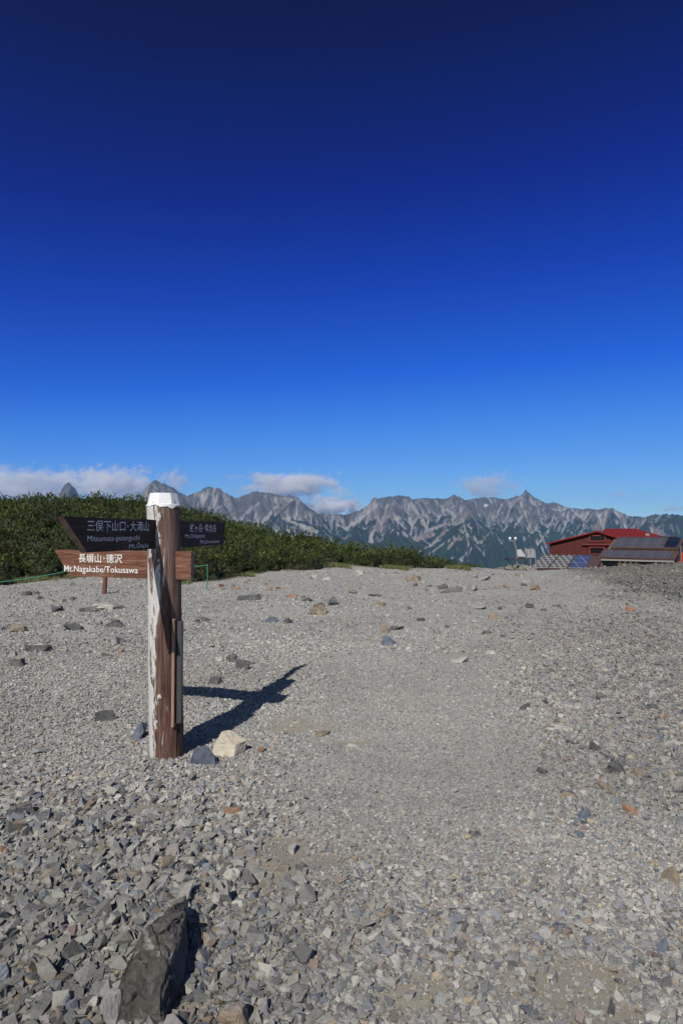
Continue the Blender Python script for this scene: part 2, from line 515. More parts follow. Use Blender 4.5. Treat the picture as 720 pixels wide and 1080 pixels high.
    snow = np.zeros(h.size)
    hx, hy, hz = X.ravel(), Y.ravel(), h.ravel()
    el_ = hz / np.hypot(hx, hy); azf = np.arctan2(hx, hy)
    front = (Y < ridge + 150).ravel()
    def spot(px, py, rx, ry, rot=0.0):
        a = (np.tan(azf) * FPX + 360) - px
        b = (HOR - el_ * np.sqrt(FPX**2 + (np.tan(azf) * FPX)**2)) - py
        c, s = math.cos(rot), math.sin(rot)
        u, w = (a * c + b * s) / rx, (-a * s + b * c) / ry
        return smooth(1.15, 0.6, np.hypot(u, w) + 0.5 * fbm(hx / 60, hy / 60, 3, 5)) * front
    for p in ((512, 533, 3.0, 1.4, -0.3), (530, 541, 2.6, 1.0, 0.7), (536, 533, 1.6, 0.9, 0.5)):
        snow = np.maximum(snow, spot(*p))
    for p in ((632, 553, 9, 5, -0.7), (695, 562, 11, 4, 0.5), (398, 556, 10, 2.2, -0.9), (462, 567, 14, 1.8, -0.75), (478, 572, 13, 1.8, -0.8), (447, 566, 14, 3, -0.2)):
        s = spot(*p)
        cov[:, 2] = np.maximum(cov[:, 2], s); cov[:, 0] *= 1 - s
    # long scree chutes that scar the faces, each on its own slope
    pxx = np.tan(azf) * FPX + 360; pyy = HOR - el_ * np.sqrt(FPX**2 + (np.tan(azf) * FPX)**2)
    wob = 1.6 * fbm(hx / 120, hz / 90, 3, 55)
    rag = 0.55 * fbm(hx / 40, hy / 40, 3, 56)
    for x0, y0, x1, y1, w0, w1, k in ((398, 550, 390, 571, 1.2, 2.4, 1), (433, 529, 451, 560, 1.0, 2.2, 1), (440, 530, 452, 552, .7, 1.4, .9), (426, 531, 436, 556, .7, 1.5, .9), (457, 527, 480, 545, .9, 1.8, .9),
            (398, 533, 365, 557, .9, 2.4, .9), (348, 550, 367, 559, 1.0, 1.6, .9), (443, 581, 464, 568, 1.0, 1.3, 1), (452, 584, 478, 566, .8, 1.0, .9), (449, 560, 470, 552, 2.2, 1.2, .9),
            (575, 577, 563, 547, 1.2, .7, .9), (567, 574, 583, 552, 1.2, .8, .8), (544, 553, 555, 539, 1.5, .8, .9), (487, 547, 496, 579, .6, 1.6, .8), (520, 556, 507, 572, .7, 1.5, .8),
            (273, 530, 249, 551, .8, 2.0, .8), (295, 530, 277, 551, .8, 2.2, .9), (297, 546, 333, 560, 1.2, 2.6, .9), (226, 520, 218, 545, .7, 1.6, .8), (236, 522, 246, 548, .7, 1.6, .8), (212, 524, 204, 545, .7, 1.5, .8),
            (600, 540, 592, 562, .7, 1.5, .8), (617, 541, 612, 566, .7, 1.6, .8), (608, 538, 602, 552, .6, 1.0, .8), (640, 540, 634, 560, .7, 1.5, .8), (655, 543, 662, 562, .7, 1.3, .7), (588, 535, 578, 556, .6, 1.3, .8),
            (530, 530, 521, 548, .7, 1.5, .8), (540, 528, 533, 548, .6, 1.3, .8), (563, 527, 571, 548, .6, 1.4, .8), (410, 527, 404, 545, .6, 1.2, .8), (470, 530, 462, 548, .6, 1.3, .8)):
        L2 = (x1 - x0)**2 + (y1 - y0)**2
        u = np.clip(((pxx - x0) * (x1 - x0) + (pyy - y0) * (y1 - y0)) / L2, 0, 1)
        d = np.hypot(pxx + wob - x0 - u * (x1 - x0), pyy - y0 - u * (y1 - y0)) / (w0 + u * (w1 - w0))
        s = k * smooth(1.15, 0.55, d + rag) * front
        cov[:, 1] = np.maximum(cov[:, 1], s); cov[:, 0] *= 1 - s; cov[:, 2] *= 1 - 0.6 * s
    ny, nx = X.shape
    i = (np.arange(ny - 1)[:, None] * nx + np.arange(nx - 1)[None, :]).ravel()
    q = np.stack([i, i + 1, i + nx + 1, i + nx], 1)
    v = np.stack([hx, hy, hz], 1)
    t = NT("alpine_rock_and_scrub")
    a1 = t.n("ShaderNodeAttribute", attribute_name="cover"); s1 = t.n("ShaderNodeSeparateColor", {0: a1.outputs['Color']})
    a2 = t.n("ShaderNodeAttribute", attribute_name="snow"); s2 = t.n("ShaderNodeSeparateColor", {0: a2.outputs['Color']})
    co = t.coord('Object')
    n1 = t.noise(co, 0.012, 6, 0.65)
    n2 = t.noise(co, 0.035, 5, 0.7)
    n3 = t.noise(co, 0.09, 3, 0.7)
    rock = t.mix(n1, (0.046, 0.047, 0.043), (0.20, 0.195, 0.172))
    rock = t.mix(t.math('MULTIPLY', s1.outputs[2], 0.8), rock, (0.33, 0.25, 0.18))
    rock = t.mix(s1.outputs[1], rock, (0.45, 0.435, 0.40))
    vg = t.mix(n2, (0.015, 0.028, 0.009), (0.050, 0.074, 0.024))
    vm = t.ramp(t.math('ADD', s1.outputs[0], t.math('MULTIPLY', t.math('SUBTRACT', n2, 0.5), 1.1)), [(0.38, 0.0), (0.62, 1.0)])
    c = t.mix(vm, rock, vg)
    c = t.mix(t.ramp(s2.outputs[0], [(0.4, 0.0), (0.6, 1.0)]), c, (0.66, 0.67, 0.69))
    rock_b = t.math('ADD', t.math('ADD', n1, t.math('MULTIPLY', n2, 0.6)), t.math('MULTIPLY', n3, 0.35))
    b = t.bump(rock_b, 1.0, 42.0)
    t.bsdf(c, 0.95, b, spec=0.1)
    me = mesh_np("mountains", v, q, [t.m], flat=False, attrs={"cover": cov, "snow": np.stack([snow] * 3, 1)})
    return tag(link("mountains", me), kind='structure')

build_ground()
build_mountains()

# ---------------------------------------------------------------- haze and clouds
def box_mesh(name, lo, hi, mats=()):
    bm = bmesh.new()
    bmesh.ops.create_cube(bm, size=1.0)
    for v in bm.verts:
        v.co = Vector((lo[i] if v.co[i] < 0 else hi[i] for i in range(3)))
    me = bpy.data.meshes.new(name); bm.to_mesh(me); bm.free()
    for m in mats: me.materials.append(m)
    return me

HAZE = 4.3e-5
t = NT("mountain_air")
pv = t.n("ShaderNodeVolumePrincipled", {'Color': (0.28, 0.55, 1.0, 1), 'Density': HAZE, 'Anisotropy': 0.1})
t.t.links.new(pv.outputs[0], t.out.inputs['Volume'])
tag(link("haze", box_mesh("haze", (-12500, -12500, -1300), (12500, 12500, 640), [t.m])), 'thin blue mountain air between the crest and the far peaks', 'haze', kind='stuff')
# clouds: billowing bodies of vapour beyond the range, above and behind the air box
def vapour(name, density, scale, seed, edge=0.5):
    t = NT(name)
    co = t.coord('Object')
    ln = t.n("ShaderNodeVectorMath", {0: co}, operation='LENGTH').outputs['Value']
    mp = t.n("ShaderNodeMapping", {'Vector': co, 'Location': (seed * 3.1, seed * 1.7, seed), 'Scale': (1.5, 1, 0.75)}).outputs[0]
    nz = t.noise(mp, scale, 6, 0.62, 0.3)
    f = t.math('SUBTRACT', t.math('ADD', t.math('SUBTRACT', 1.0, ln), t.math('MULTIPLY', t.math('SUBTRACT', nz, 0.5), 3.1)), edge)
    f = t.math('MINIMUM', t.math('MAXIMUM', t.math('MULTIPLY', f, 2.2), 0.0), 1.0)
    d = t.math('MULTIPLY', f, density)
    pv = t.n("ShaderNodeVolumePrincipled", {'Color': (0.965, 0.965, 0.975, 1), 'Density': d, 'Anisotropy': 0.0})
    t.t.links.new(pv.outputs[0], t.out.inputs['Volume'])
    t.m.cycles.volume_step_rate = 0.6
    return t.m

def cloud(px, py, wpx, hpx, dens, seed, label, scale=2.5, edge=0.34, r=13200.0):
    bm = bmesh.new()
    bmesh.ops.create_icosphere(bm, subdivisions=3, radius=1.12)
    me = bpy.data.meshes.new("cloud"); bm.to_mesh(me); bm.free()
    me.materials.append(vapour("cloud_vapour", dens, scale, seed, edge))
    a = math.atan((px - 360) / FPX)
    z = r * (HOR - py) / math.hypot(FPX, px - 360) + EYE
    k = r / math.hypot(FPX, px - 360)
    o = link("cloud", me, None, (r * math.sin(a), r * math.cos(a), z), (0, 0, -a))
    o.scale = (wpx * k, min(wpx * k * 0.6, 520), hpx * k)
    return tag(o, label, 'cloud')

cloud(30, 513, 86, 26, 0.0085, 1.0, 'broad pale cloud bank low over the scrub hill, left of the cloud wrapped peak')
cloud(122, 513, 66, 27, 0.0085, 2.3, 'tall grey white cloud above the upper signboard, left of the post top')
cloud(183, 508, 24, 17, 0.005, 3.1, 'faint wisp of cloud just right of the white post cap', 2.4)
cloud(303, 512, 76, 19, 0.009, 4.2, 'flat grey cloud floating on the pyramid peak right of the signpost', 2.2)
cloud(350, 534, 40, 14, 0.016, 5.5, 'small bright white cloud low in the notch of the range', 2.2)
cloud(512, 512, 42, 18, 0.0035, 6.4, 'thin mauve cloud above the snow patch, left of the spire peak', 2.4)
cloud(652, 521, 13, 6, 0.0035, 7.7, 'small dark wisp of cloud in the sky above the red roof', 2.4)
cloud(679, 520, 10, 5, 0.0022, 8.9, 'faintest wisp of cloud, high above the solar panel roof', 2.4)
cloud(708, 537, 22, 5, 0.004, 9.3, 'long thin cloud lying on the dark ridge at the far right', 2.2)

# ---------------------------------------------------------------- loose stones
def hull_mesh(pts, cuts=0):
    bm = bmesh.new()
    for p in pts: bm.verts.new(p)
    r = bmesh.ops.convex_hull(bm, input=bm.verts)
    junk = [g for g in r['geom_interior'] + r['geom_unused'] if isinstance(g, bmesh.types.BMVert)]
    if junk: bmesh.ops.delete(bm, geom=list(set(junk)), context='VERTS')
    bmesh.ops.recalc_face_normals(bm, faces=bm.faces)
    bmesh.ops.triangulate(bm, faces=bm.faces)
    return bm

def shard_templates(n, rnd, npts=(7, 11), flat=(0.25, 0.6)):
    out = []
    for k in range(n):
        h = rnd.uniform(*flat); w = rnd.uniform(0.55, 0.95)
        pts = []
        for i in range(rnd.randint(*npts)):
            a = rnd.uniform(0, 2 * math.pi); rr = rnd.uniform(0.75, 1.0)
            pts.append((math.cos(a) * rr * 0.5, math.sin(a) * rr * 0.5 * w, rnd.choice((-1, 1)) * h * 0.5 * rnd.uniform(0.6, 1.0)))
        bm = hull_mesh(pts)
        bm.verts.ensure_lookup_table()
        v = np.array([x.co[:] for x in bm.verts]); f = np.array([[q.index for q in p.verts] for p in bm.faces])
        bm.free()
        out.append((v, f))
    return out

def scatter_mesh(name, tmpl, pos, size, yaw, tilt, tdir, col, rng, mat, sink=0.15):
    N = len(pos)
    which = rng.integers(0, len(tmpl), N)
    V, F, C = [], [], []
    base = 0
    for k, (tv, tf) in enumerate(tmpl):
        m = np.nonzero(which == k)[0]
        if len(m) == 0: continue
        c, s = np.cos(yaw[m]), np.sin(yaw[m])
        p = tv[None] * size[m, None, None]
        x = p[..., 0] * c[:, None] - p[..., 1] * s[:, None]
        y = p[..., 0] * s[:, None] + p[..., 1] * c[:, None]
        z = p[..., 2]
        # tilt about a horizontal axis
        cd, sd = np.cos(tdir[m])[:, None], np.sin(tdir[m])[:, None]
        ct, st = np.cos(tilt[m])[:, None], np.sin(tilt[m])[:, None]
        u = x * cd + y * sd; w = -x * sd + y * cd
        u2 = u * ct + z * st; z2 = -u * st + z * ct
        x = u2 * cd - w * sd; y = u2 * sd + w * cd
        zb = -z2.min(1)
        zz = z2 + zb[:, None] - sink * size[m][:, None] + pos[m, 2][:, None]
        v = np.stack([x + pos[m, 0][:, None], y + pos[m, 1][:, None], zz], -1).reshape(-1, 3)
        nv = len(tv)
        f = (tf[None] + (np.arange(len(m)) * nv)[:, None, None] + base).reshape(-1, 3)
        V.append(v); F.append(f); C.append(np.repeat(col[m], nv, 0))
        base += len(v)
    return mesh_np(name, np.concatenate(V), np.concatenate(F), [mat], flat=True, attrs={"tint": np.concatenate(C)})

PAL = np.array([(0.325, 0.314, 0.285), (0.365, 0.352, 0.320), (0.265, 0.258, 0.242), (0.41, 0.396, 0.36), (0.20, 0.212, 0.236), (0.285, 0.24, 0.19), (0.36, 0.295, 0.205), (0.155, 0.152, 0.148), (0.26, 0.205, 0.185), (0.278, 0.276, 0.272)])
def pick_tint(rng, n, wt):
    wt = np.array(wt, float); wt /= wt.sum()
    c = PAL[rng.choice(len(PAL), n, p=wt)]
    return c * rng.uniform(0.78, 1.2, (n, 1)) * rng.uniform(0.97, 1.03, (n, 3))

def stone_material(name, grain=70.0, use_attr=True, base=None, vein=None, top_pale=0.0):
    t = NT(name)
    co = t.coord('Object')
    n1 = t.noise(co, grain, 5, 0.65)
    n2 = t.noise(co, grain * 0.22, 5, 0.6)
    if use_attr:
        c = t.n("ShaderNodeAttribute", attribute_name="tint").outputs['Color']
    else:
        c = t.mix(t.ramp(n2, [(0.35, 0.0), (0.68, 1.0)]), base[0], base[1])
    c = t.mix(1.0, c, t.ramp(n1, [(0.2, 0.66), (0.5, 1.0), (0.85, 1.22)]), 'MULTIPLY')
    if vein is not None:
        n3 = t.noise(co, grain * 0.35, 5, 0.7, 1.2)
        c = t.mix(t.ramp(n3, [(0.56, 0.0), (0.66, 1.0)]), c, vein)
    if top_pale:
        up = t.n("ShaderNodeSeparateXYZ", {0: t.n("ShaderNodeNewGeometry").outputs['Normal']}).outputs[2]
        f = t.ramp(t.math('ADD', up, t.math('MULTIPLY', t.math('SUBTRACT', n2, 0.5), 0.9)), [(0.72, 0.0), (0.98, top_pale)])  # faces turned upward are mixed towards pale grey
        c = t.mix(f, c, (0.29, 0.282, 0.262))
    b = t.bump(n2, 0.7, 0.012)
    b = t.bump(n1, 0.5, 0.004, b)
    t.bsdf(c, 0.88, b, spec=0.25)
    return t.m

gravel_mat = stone_material("grey_scree_stone", 90.0)

def coarse(x, y):
    """0 fine trodden gravel .. 1 coarse rubble, over the crest"""
    left = smooth(0.15, -0.75, x + 0.25 * perlin(x * 1.2, y * 1.2, 51)) * smooth(5.2, 3.4, y)
    low = smooth(3.7, 2.4, y) * 0.62
    right = smooth(0.9, 2.3, x - 0.12 * (y - 5) + 0.4 * perlin(x * 0.6, y * 0.6, 52)) * smooth(2.9, 4.2, y) * 0.8
    return np.clip(np.maximum(np.maximum(left, low), right), 0, 1)

def wedge(rng, n, y0, y1, power=1.0, half=0.66):
    """random points over the part of the crest ahead of the photographer"""
    u = rng.random(n)
    y = np.sqrt(y0**2 + u * (y1**2 - y0**2)) if power == 1.0 else y0 * (y1 / y0)**u
    x = rng.uniform(-1, 1, n) * (half * y + 1.7 * (y0 < 5) + 0.8)
    return x, y

SHARDS = shard_templates(36, random.Random(4))
CHUNKS = shard_templates(30, random.Random(9), (9, 13), (0.4, 0.75))

def place(x, y):
    return np.stack([x, y, ground_h(x, y)], 1)

def build_gravel():
    rng = np.random.default_rng(12)
    P, S, T, C = [], [], [], []
    def add(x, y, s, tilt, c):
        P.append(place(x, y)); S.append(s); T.append(tilt); C.append(c)
    W = (6, 6, 4, 3.5, 2.2, 1.3, 0.7, 1.2, 0.7, 3)
    # fine chips under everything
    x, y = wedge(rng, 250000, 1.55, 9.5, 0, 0.62)
    k = rng.random(len(x)) > 0.50 * sand_mask(x, y)
    x, y = x[k], y[k]
    s = (0.013 + 0.021 * rng.random(len(x))**1.6) * (1 + 0.45 * coarse(x, y)) * np.clip(y / 4.5, 0.9, 1.4) * (1 - 0.30 * path_mask(x, y)) * (1 - 0.35 * sand_mask(x, y))
    add(x, y, s, np.abs(rng.normal(0, 0.22, len(x))), pick_tint(rng, len(x), W))
    # flat pebbles
    x, y = wedge(rng, 72000, 1.55, 10.0, 0, 0.62)
    co = coarse(x, y)
    k = (rng.random(len(x)) < (0.28 + 0.72 * co) * (1 - 0.75 * path_mask(x, y))) & (rng.random(len(x)) > 0.9 * sand_mask(x, y))
    x, y, co = x[k], y[k], co[k]
    s = (0.026 + 0.030 * rng.random(len(x))**2) * (0.8 + 0.55 * co)
    add(x, y, s, np.abs(rng.normal(0, 0.25 + 0.22 * co, len(x))), pick_tint(rng, len(x), W))
    # rubble
    x, y = wedge(rng, 23000, 1.55, 14.0, 0, 0.62)
    co = coarse(x, y)
    k = (rng.random(len(x)) < (0.03 + 0.8 * co**1.5) * (1 - 0.8 * path_mask(x, y))) & (rng.random(len(x)) > 0.9 * sand_mask(x, y))
    x, y, co = x[k], y[k], co[k]
    left = smooth(0.3, -0.4, x) * smooth(4.6, 3, y)
    s = (0.045 + 0.055 * rng.random(len(x))**1.8) * (0.75 + 0.35 * np.maximum(left, 0.8 * smooth(1.2, 2.6, x) * smooth(3, 5, y)))
    add(x, y, s, np.abs(rng.normal(0, 0.28 + 0.2 * left, len(x))), pick_tint(rng, len(x), W))
    # farther gravel, thinning into the texture of the soil
    x, y = wedge(rng, 60000, 8.5, 30.0, 0, 0.68)
    k = (y < bush_edge(x) + 0.6) & (rng.random(len(x)) > 0.35 * path_mask(x, y))
    x, y = x[k], y[k]
    s = 0.03 + 0.05 * rng.random(len(x))**3
    add(x, y, s, np.abs(rng.normal(0, 0.2, len(x))), pick_tint(rng, len(x), W))
    # rubble of the mound on the right and the stony rim of the crest
    x, y = wedge(rng, 30000, 9.0, 31.0, 0, 0.72)
    m = rubble_mask(x, y); rim = smooth(2.6, 0.2, np.abs(y - np.minimum(bush_edge(x), 26) + 0.8)) * (x < 7)
    k = rng.random(len(x)) < np.clip(m + 0.5 * rim * smooth(0.2, 0.6, perlin(x * 0.4, y * 0.4, 8) + 0.4), 0, 1)
    x, y, m = x[k], y[k], m[k]
    s = 0.05 + 0.11 * rng.random(len(x))**2.5
    c = pick_tint(rng, len(x), W) * (1 - 0.55 * m[:, None])
    add(x, y, s, np.abs(rng.normal(0, 0.3, len(x))), c)
    P = np.concatenate(P); S = np.concatenate(S); T = np.concatenate(T); C = np.concatenate(C)
    lowleft = smooth(0.6, -0.6, P[:, 0]) * smooth(4.4, 2.6, P[:, 1])
    wide = 1 + 0.16 * fbm(P[:, 0] * 0.55, P[:, 1] * 0.4, 3, 63)
    pm = path_mask(P[:, 0], P[:, 1])
    C = C * (1 - 0.22 * pm[:, None]) + 0.22 * pm[:, None] * np.array([0.40, 0.39, 0.365])
    rgt = smooth(0.9, 2.3, P[:, 0] - 0.12 * (P[:, 1] - 5)) * smooth(2.9, 4.2, P[:, 1]) * smooth(30, 12, P[:, 1])
    C = C * (1 - 0.24 * rgt[:, None])
    C = C * (1.02 * wide * (1 - 0.30 * lowleft) * (1 - 0.10 * smooth(3.2, 2.2, P[:, 1])))[:, None]  # lower left and nearest stones darker: darker rock plus lens vignetting painted in
    N = len(S)
    T = T * (1 - 0.1 * pm)
    me = scatter_mesh("gravel", SHARDS, P, S, rng.uniform(0, 6.28, N), T, rng.uniform(0, 6.28, N), C, rng, gravel_mat, 0.12)
    tag(link("gravel", me), 'angular grey scree gravel covering the whole crest', 'gravel', kind='stuff')

build_gravel()

# ---------------------------------------------------------------- rocks that stand out
ROCKM = {
    'grey': stone_material("grey_rock", 30, False, ((0.20, 0.197, 0.19), (0.30, 0.292, 0.275)), top_pale=0.42),
    'dark': stone_material("dark_slate_rock", 26, False, ((0.060, 0.060, 0.062), (0.125, 0.122, 0.118)), (0.19, 0.185, 0.175), top_pale=0.42),
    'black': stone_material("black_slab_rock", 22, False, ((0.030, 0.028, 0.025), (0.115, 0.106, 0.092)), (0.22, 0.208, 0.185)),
    'blue': stone_material("blue_grey_rock", 30, False, ((0.085, 0.10, 0.135), (0.16, 0.18, 0.22)), top_pale=0.42),
    'brown': stone_material("brown_rock", 26, False, ((0.17, 0.135, 0.10), (0.29, 0.235, 0.175)), (0.36, 0.27, 0.17), top_pale=0.42),
    'rust': stone_material("rust_stained_rock", 26, False, ((0.20, 0.115, 0.07), (0.33, 0.19, 0.12)), (0.30, 0.27, 0.23), top_pale=0.42),
    'pale': stone_material("pale_rock", 26, False, ((0.33, 0.315, 0.285), (0.45, 0.425, 0.38))),
    'yellow': stone_material("ochre_and_cream_rock", 22, False, ((0.40, 0.36, 0.28), (0.50, 0.455, 0.36)), (0.34, 0.235, 0.12)),
}

def rock_mesh(seed, l, w, h, npts=16, rough=0.05, subdiv=2):
    rnd = random.Random(seed)
    pts = []
    for i in range(npts):
        a = rnd.uniform(0, 2 * math.pi); rr = rnd.uniform(0.8, 1.0)
        zz = rnd.choice((0.0, 0.0, 0.35, rnd.uniform(0.5, 0.9), 1.0))
        sh = 1.0 - zz * rnd.uniform(0.1, 0.55)
        pts.append((math.cos(a) * rr * 0.5 * sh, math.sin(a) * rr * 0.5 * sh, zz * rnd.uniform(0.8, 1.0)))
    bm = hull_mesh(pts)
    for v in bm.verts: v.co = Vector((v.co.x * l, v.co.y * w, v.co.z * h))
    if subdiv:
        bmesh.ops.dissolve_limit(bm, angle_limit=R(7), verts=bm.verts, edges=bm.edges)
        bmesh.ops.bevel(bm, geom=list(bm.edges), offset=0.03 * min(l, w, h), segments=1, affect='EDGES', clamp_overlap=True)
        bmesh.ops.triangulate(bm, faces=bm.faces)
        for amp in (0.5, 0.28)[:subdiv]:
            bmesh.ops.subdivide_edges(bm, edges=[e for e in bm.edges if e.calc_length() > 0.16 * l], cuts=1, use_grid_fill=True)
            bmesh.ops.triangulate(bm, faces=bm.faces)
            bm.normal_update()
            for v in bm.verts:
                v.co += v.normal * (rnd.uniform(-1, 1) * rough * amp * min(l, 2.2 * h))
    me = bpy.data.meshes.new("rock")
    bm.to_mesh(me); bm.free()
    return me

_rk = [0]
def rock(px, py, wpx, hpx, mat, label, yaw=None, aspect=None, tilt=(0, 0), npts=12, sink=0.18, cat='rock', name='rock', group=None):
    """a rock whose base is seen at (px, py), wpx wide and hpx high in the photograph"""
    _rk[0] += 1
    rnd = random.Random(_rk[0] * 7 + 3)
    p = at(px, py)
    k = p.y / FPX
    down = (EYE - p.z) / p.y                      # how steeply we look down on it
    W = wpx * k; Hh = hpx * k
    depth = (aspect if aspect else rnd.uniform(0.55, 0.85)) * W
    h = max(0.28 * Hh, Hh - depth * down * 0.8, 0.18 * W)
    far = min(1.0, max(0.0, (p.y - 5) / 8))
    h *= 1 - 0.25 * far; W *= 1 + 0.12 * far
    me = rock_mesh(_rk[0], W, depth, h * (1 + sink), npts)
    me.materials.append(ROCKM[mat])
    o = link(name, me, None, (p.x, p.y + depth * 0.35, float(ground_h(np.array([p.x]), np.array([p.y + depth * 0.35]))[0]) - sink * h),
             (tilt[0] + rnd.uniform(-0.16, 0.16), tilt[1] + rnd.uniform(-0.2, 0.2), yaw if yaw is not None else rnd.uniform(-0.25, 0.25)))
    return tag(o, label, cat, group)

# the big dark slab in the lower left corner
def dark_slab():
    bm = bmesh.new()
    bm.free()
    q_ = [(-0.115, -0.05, -0.05), (0.12, -0.05, -0.05), (0.15, 0.2, -0.05), (0.125, 0.40, -0.05), (0.075, 0.53, -0.05), (0.02, 0.50, -0.05), (-0.10, 0.22, -0.05),
          (-0.085, 0.0, 0.12), (-0.07, 0.14, 0.165), (-0.03, 0.25, 0.175), (0.0, 0.32, 0.165), (0.03, 0.42, 0.135), (0.06, 0.50, 0.10), (0.085, 0.45, 0.11), (0.10, 0.34, 0.145), (0.105, 0.2, 0.15), (0.085, 0.05, 0.14), (0.0, -0.03, 0.115), (0.03, 0.16, 0.185), (-0.05, -0.04, 0.06), (0.10, -0.04, 0.08)]
    bm = hull_mesh(q_)
    rnd = random.Random(23)
    bmesh.ops.dissolve_limit(bm, angle_limit=R(9), verts=bm.verts, edges=bm.edges)
    bmesh.ops.bevel(bm, geom=list(bm.edges), offset=0.006, segments=1, affect='EDGES', clamp_overlap=True)
    bmesh.ops.triangulate(bm, faces=bm.faces)
    for lim, amp in ((0.10, 0.010), (0.055, 0.0065), (0.03, 0.003), (0.016, 0.0015)):
        bmesh.ops.subdivide_edges(bm, edges=[e for e in bm.edges if e.calc_length() > lim], cuts=1, use_grid_fill=True)
        bmesh.ops.triangulate(bm, faces=bm.faces)
        bm.normal_update()
        for v in bm.verts: v.co += v.normal * rnd.uniform(-amp, amp)
    # fracture steps running along the slab
    bm.normal_update()
    for v in bm.verts:
        s_ = float(perlin(np.array(v.co.x * 13 + v.co.z * 6), np.array(v.co.y * 3.0), 5))
        v.co += v.normal * (0.014 * (math.floor(s_ * 4) / 4))
    me = bpy.data.meshes.new("rock"); bm.to_mesh(me); bm.free()
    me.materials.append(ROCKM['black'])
    p = at(151, 1064)
    o = link("rock", me, None, (p.x, p.y, p.z), (0, 0, R(3)))
    o.scale = (0.80, 1.02, 0.9)
    tag(o, 'large jagged dark slab of rock half buried in rubble in the lower left corner', 'rock')
dark_slab()

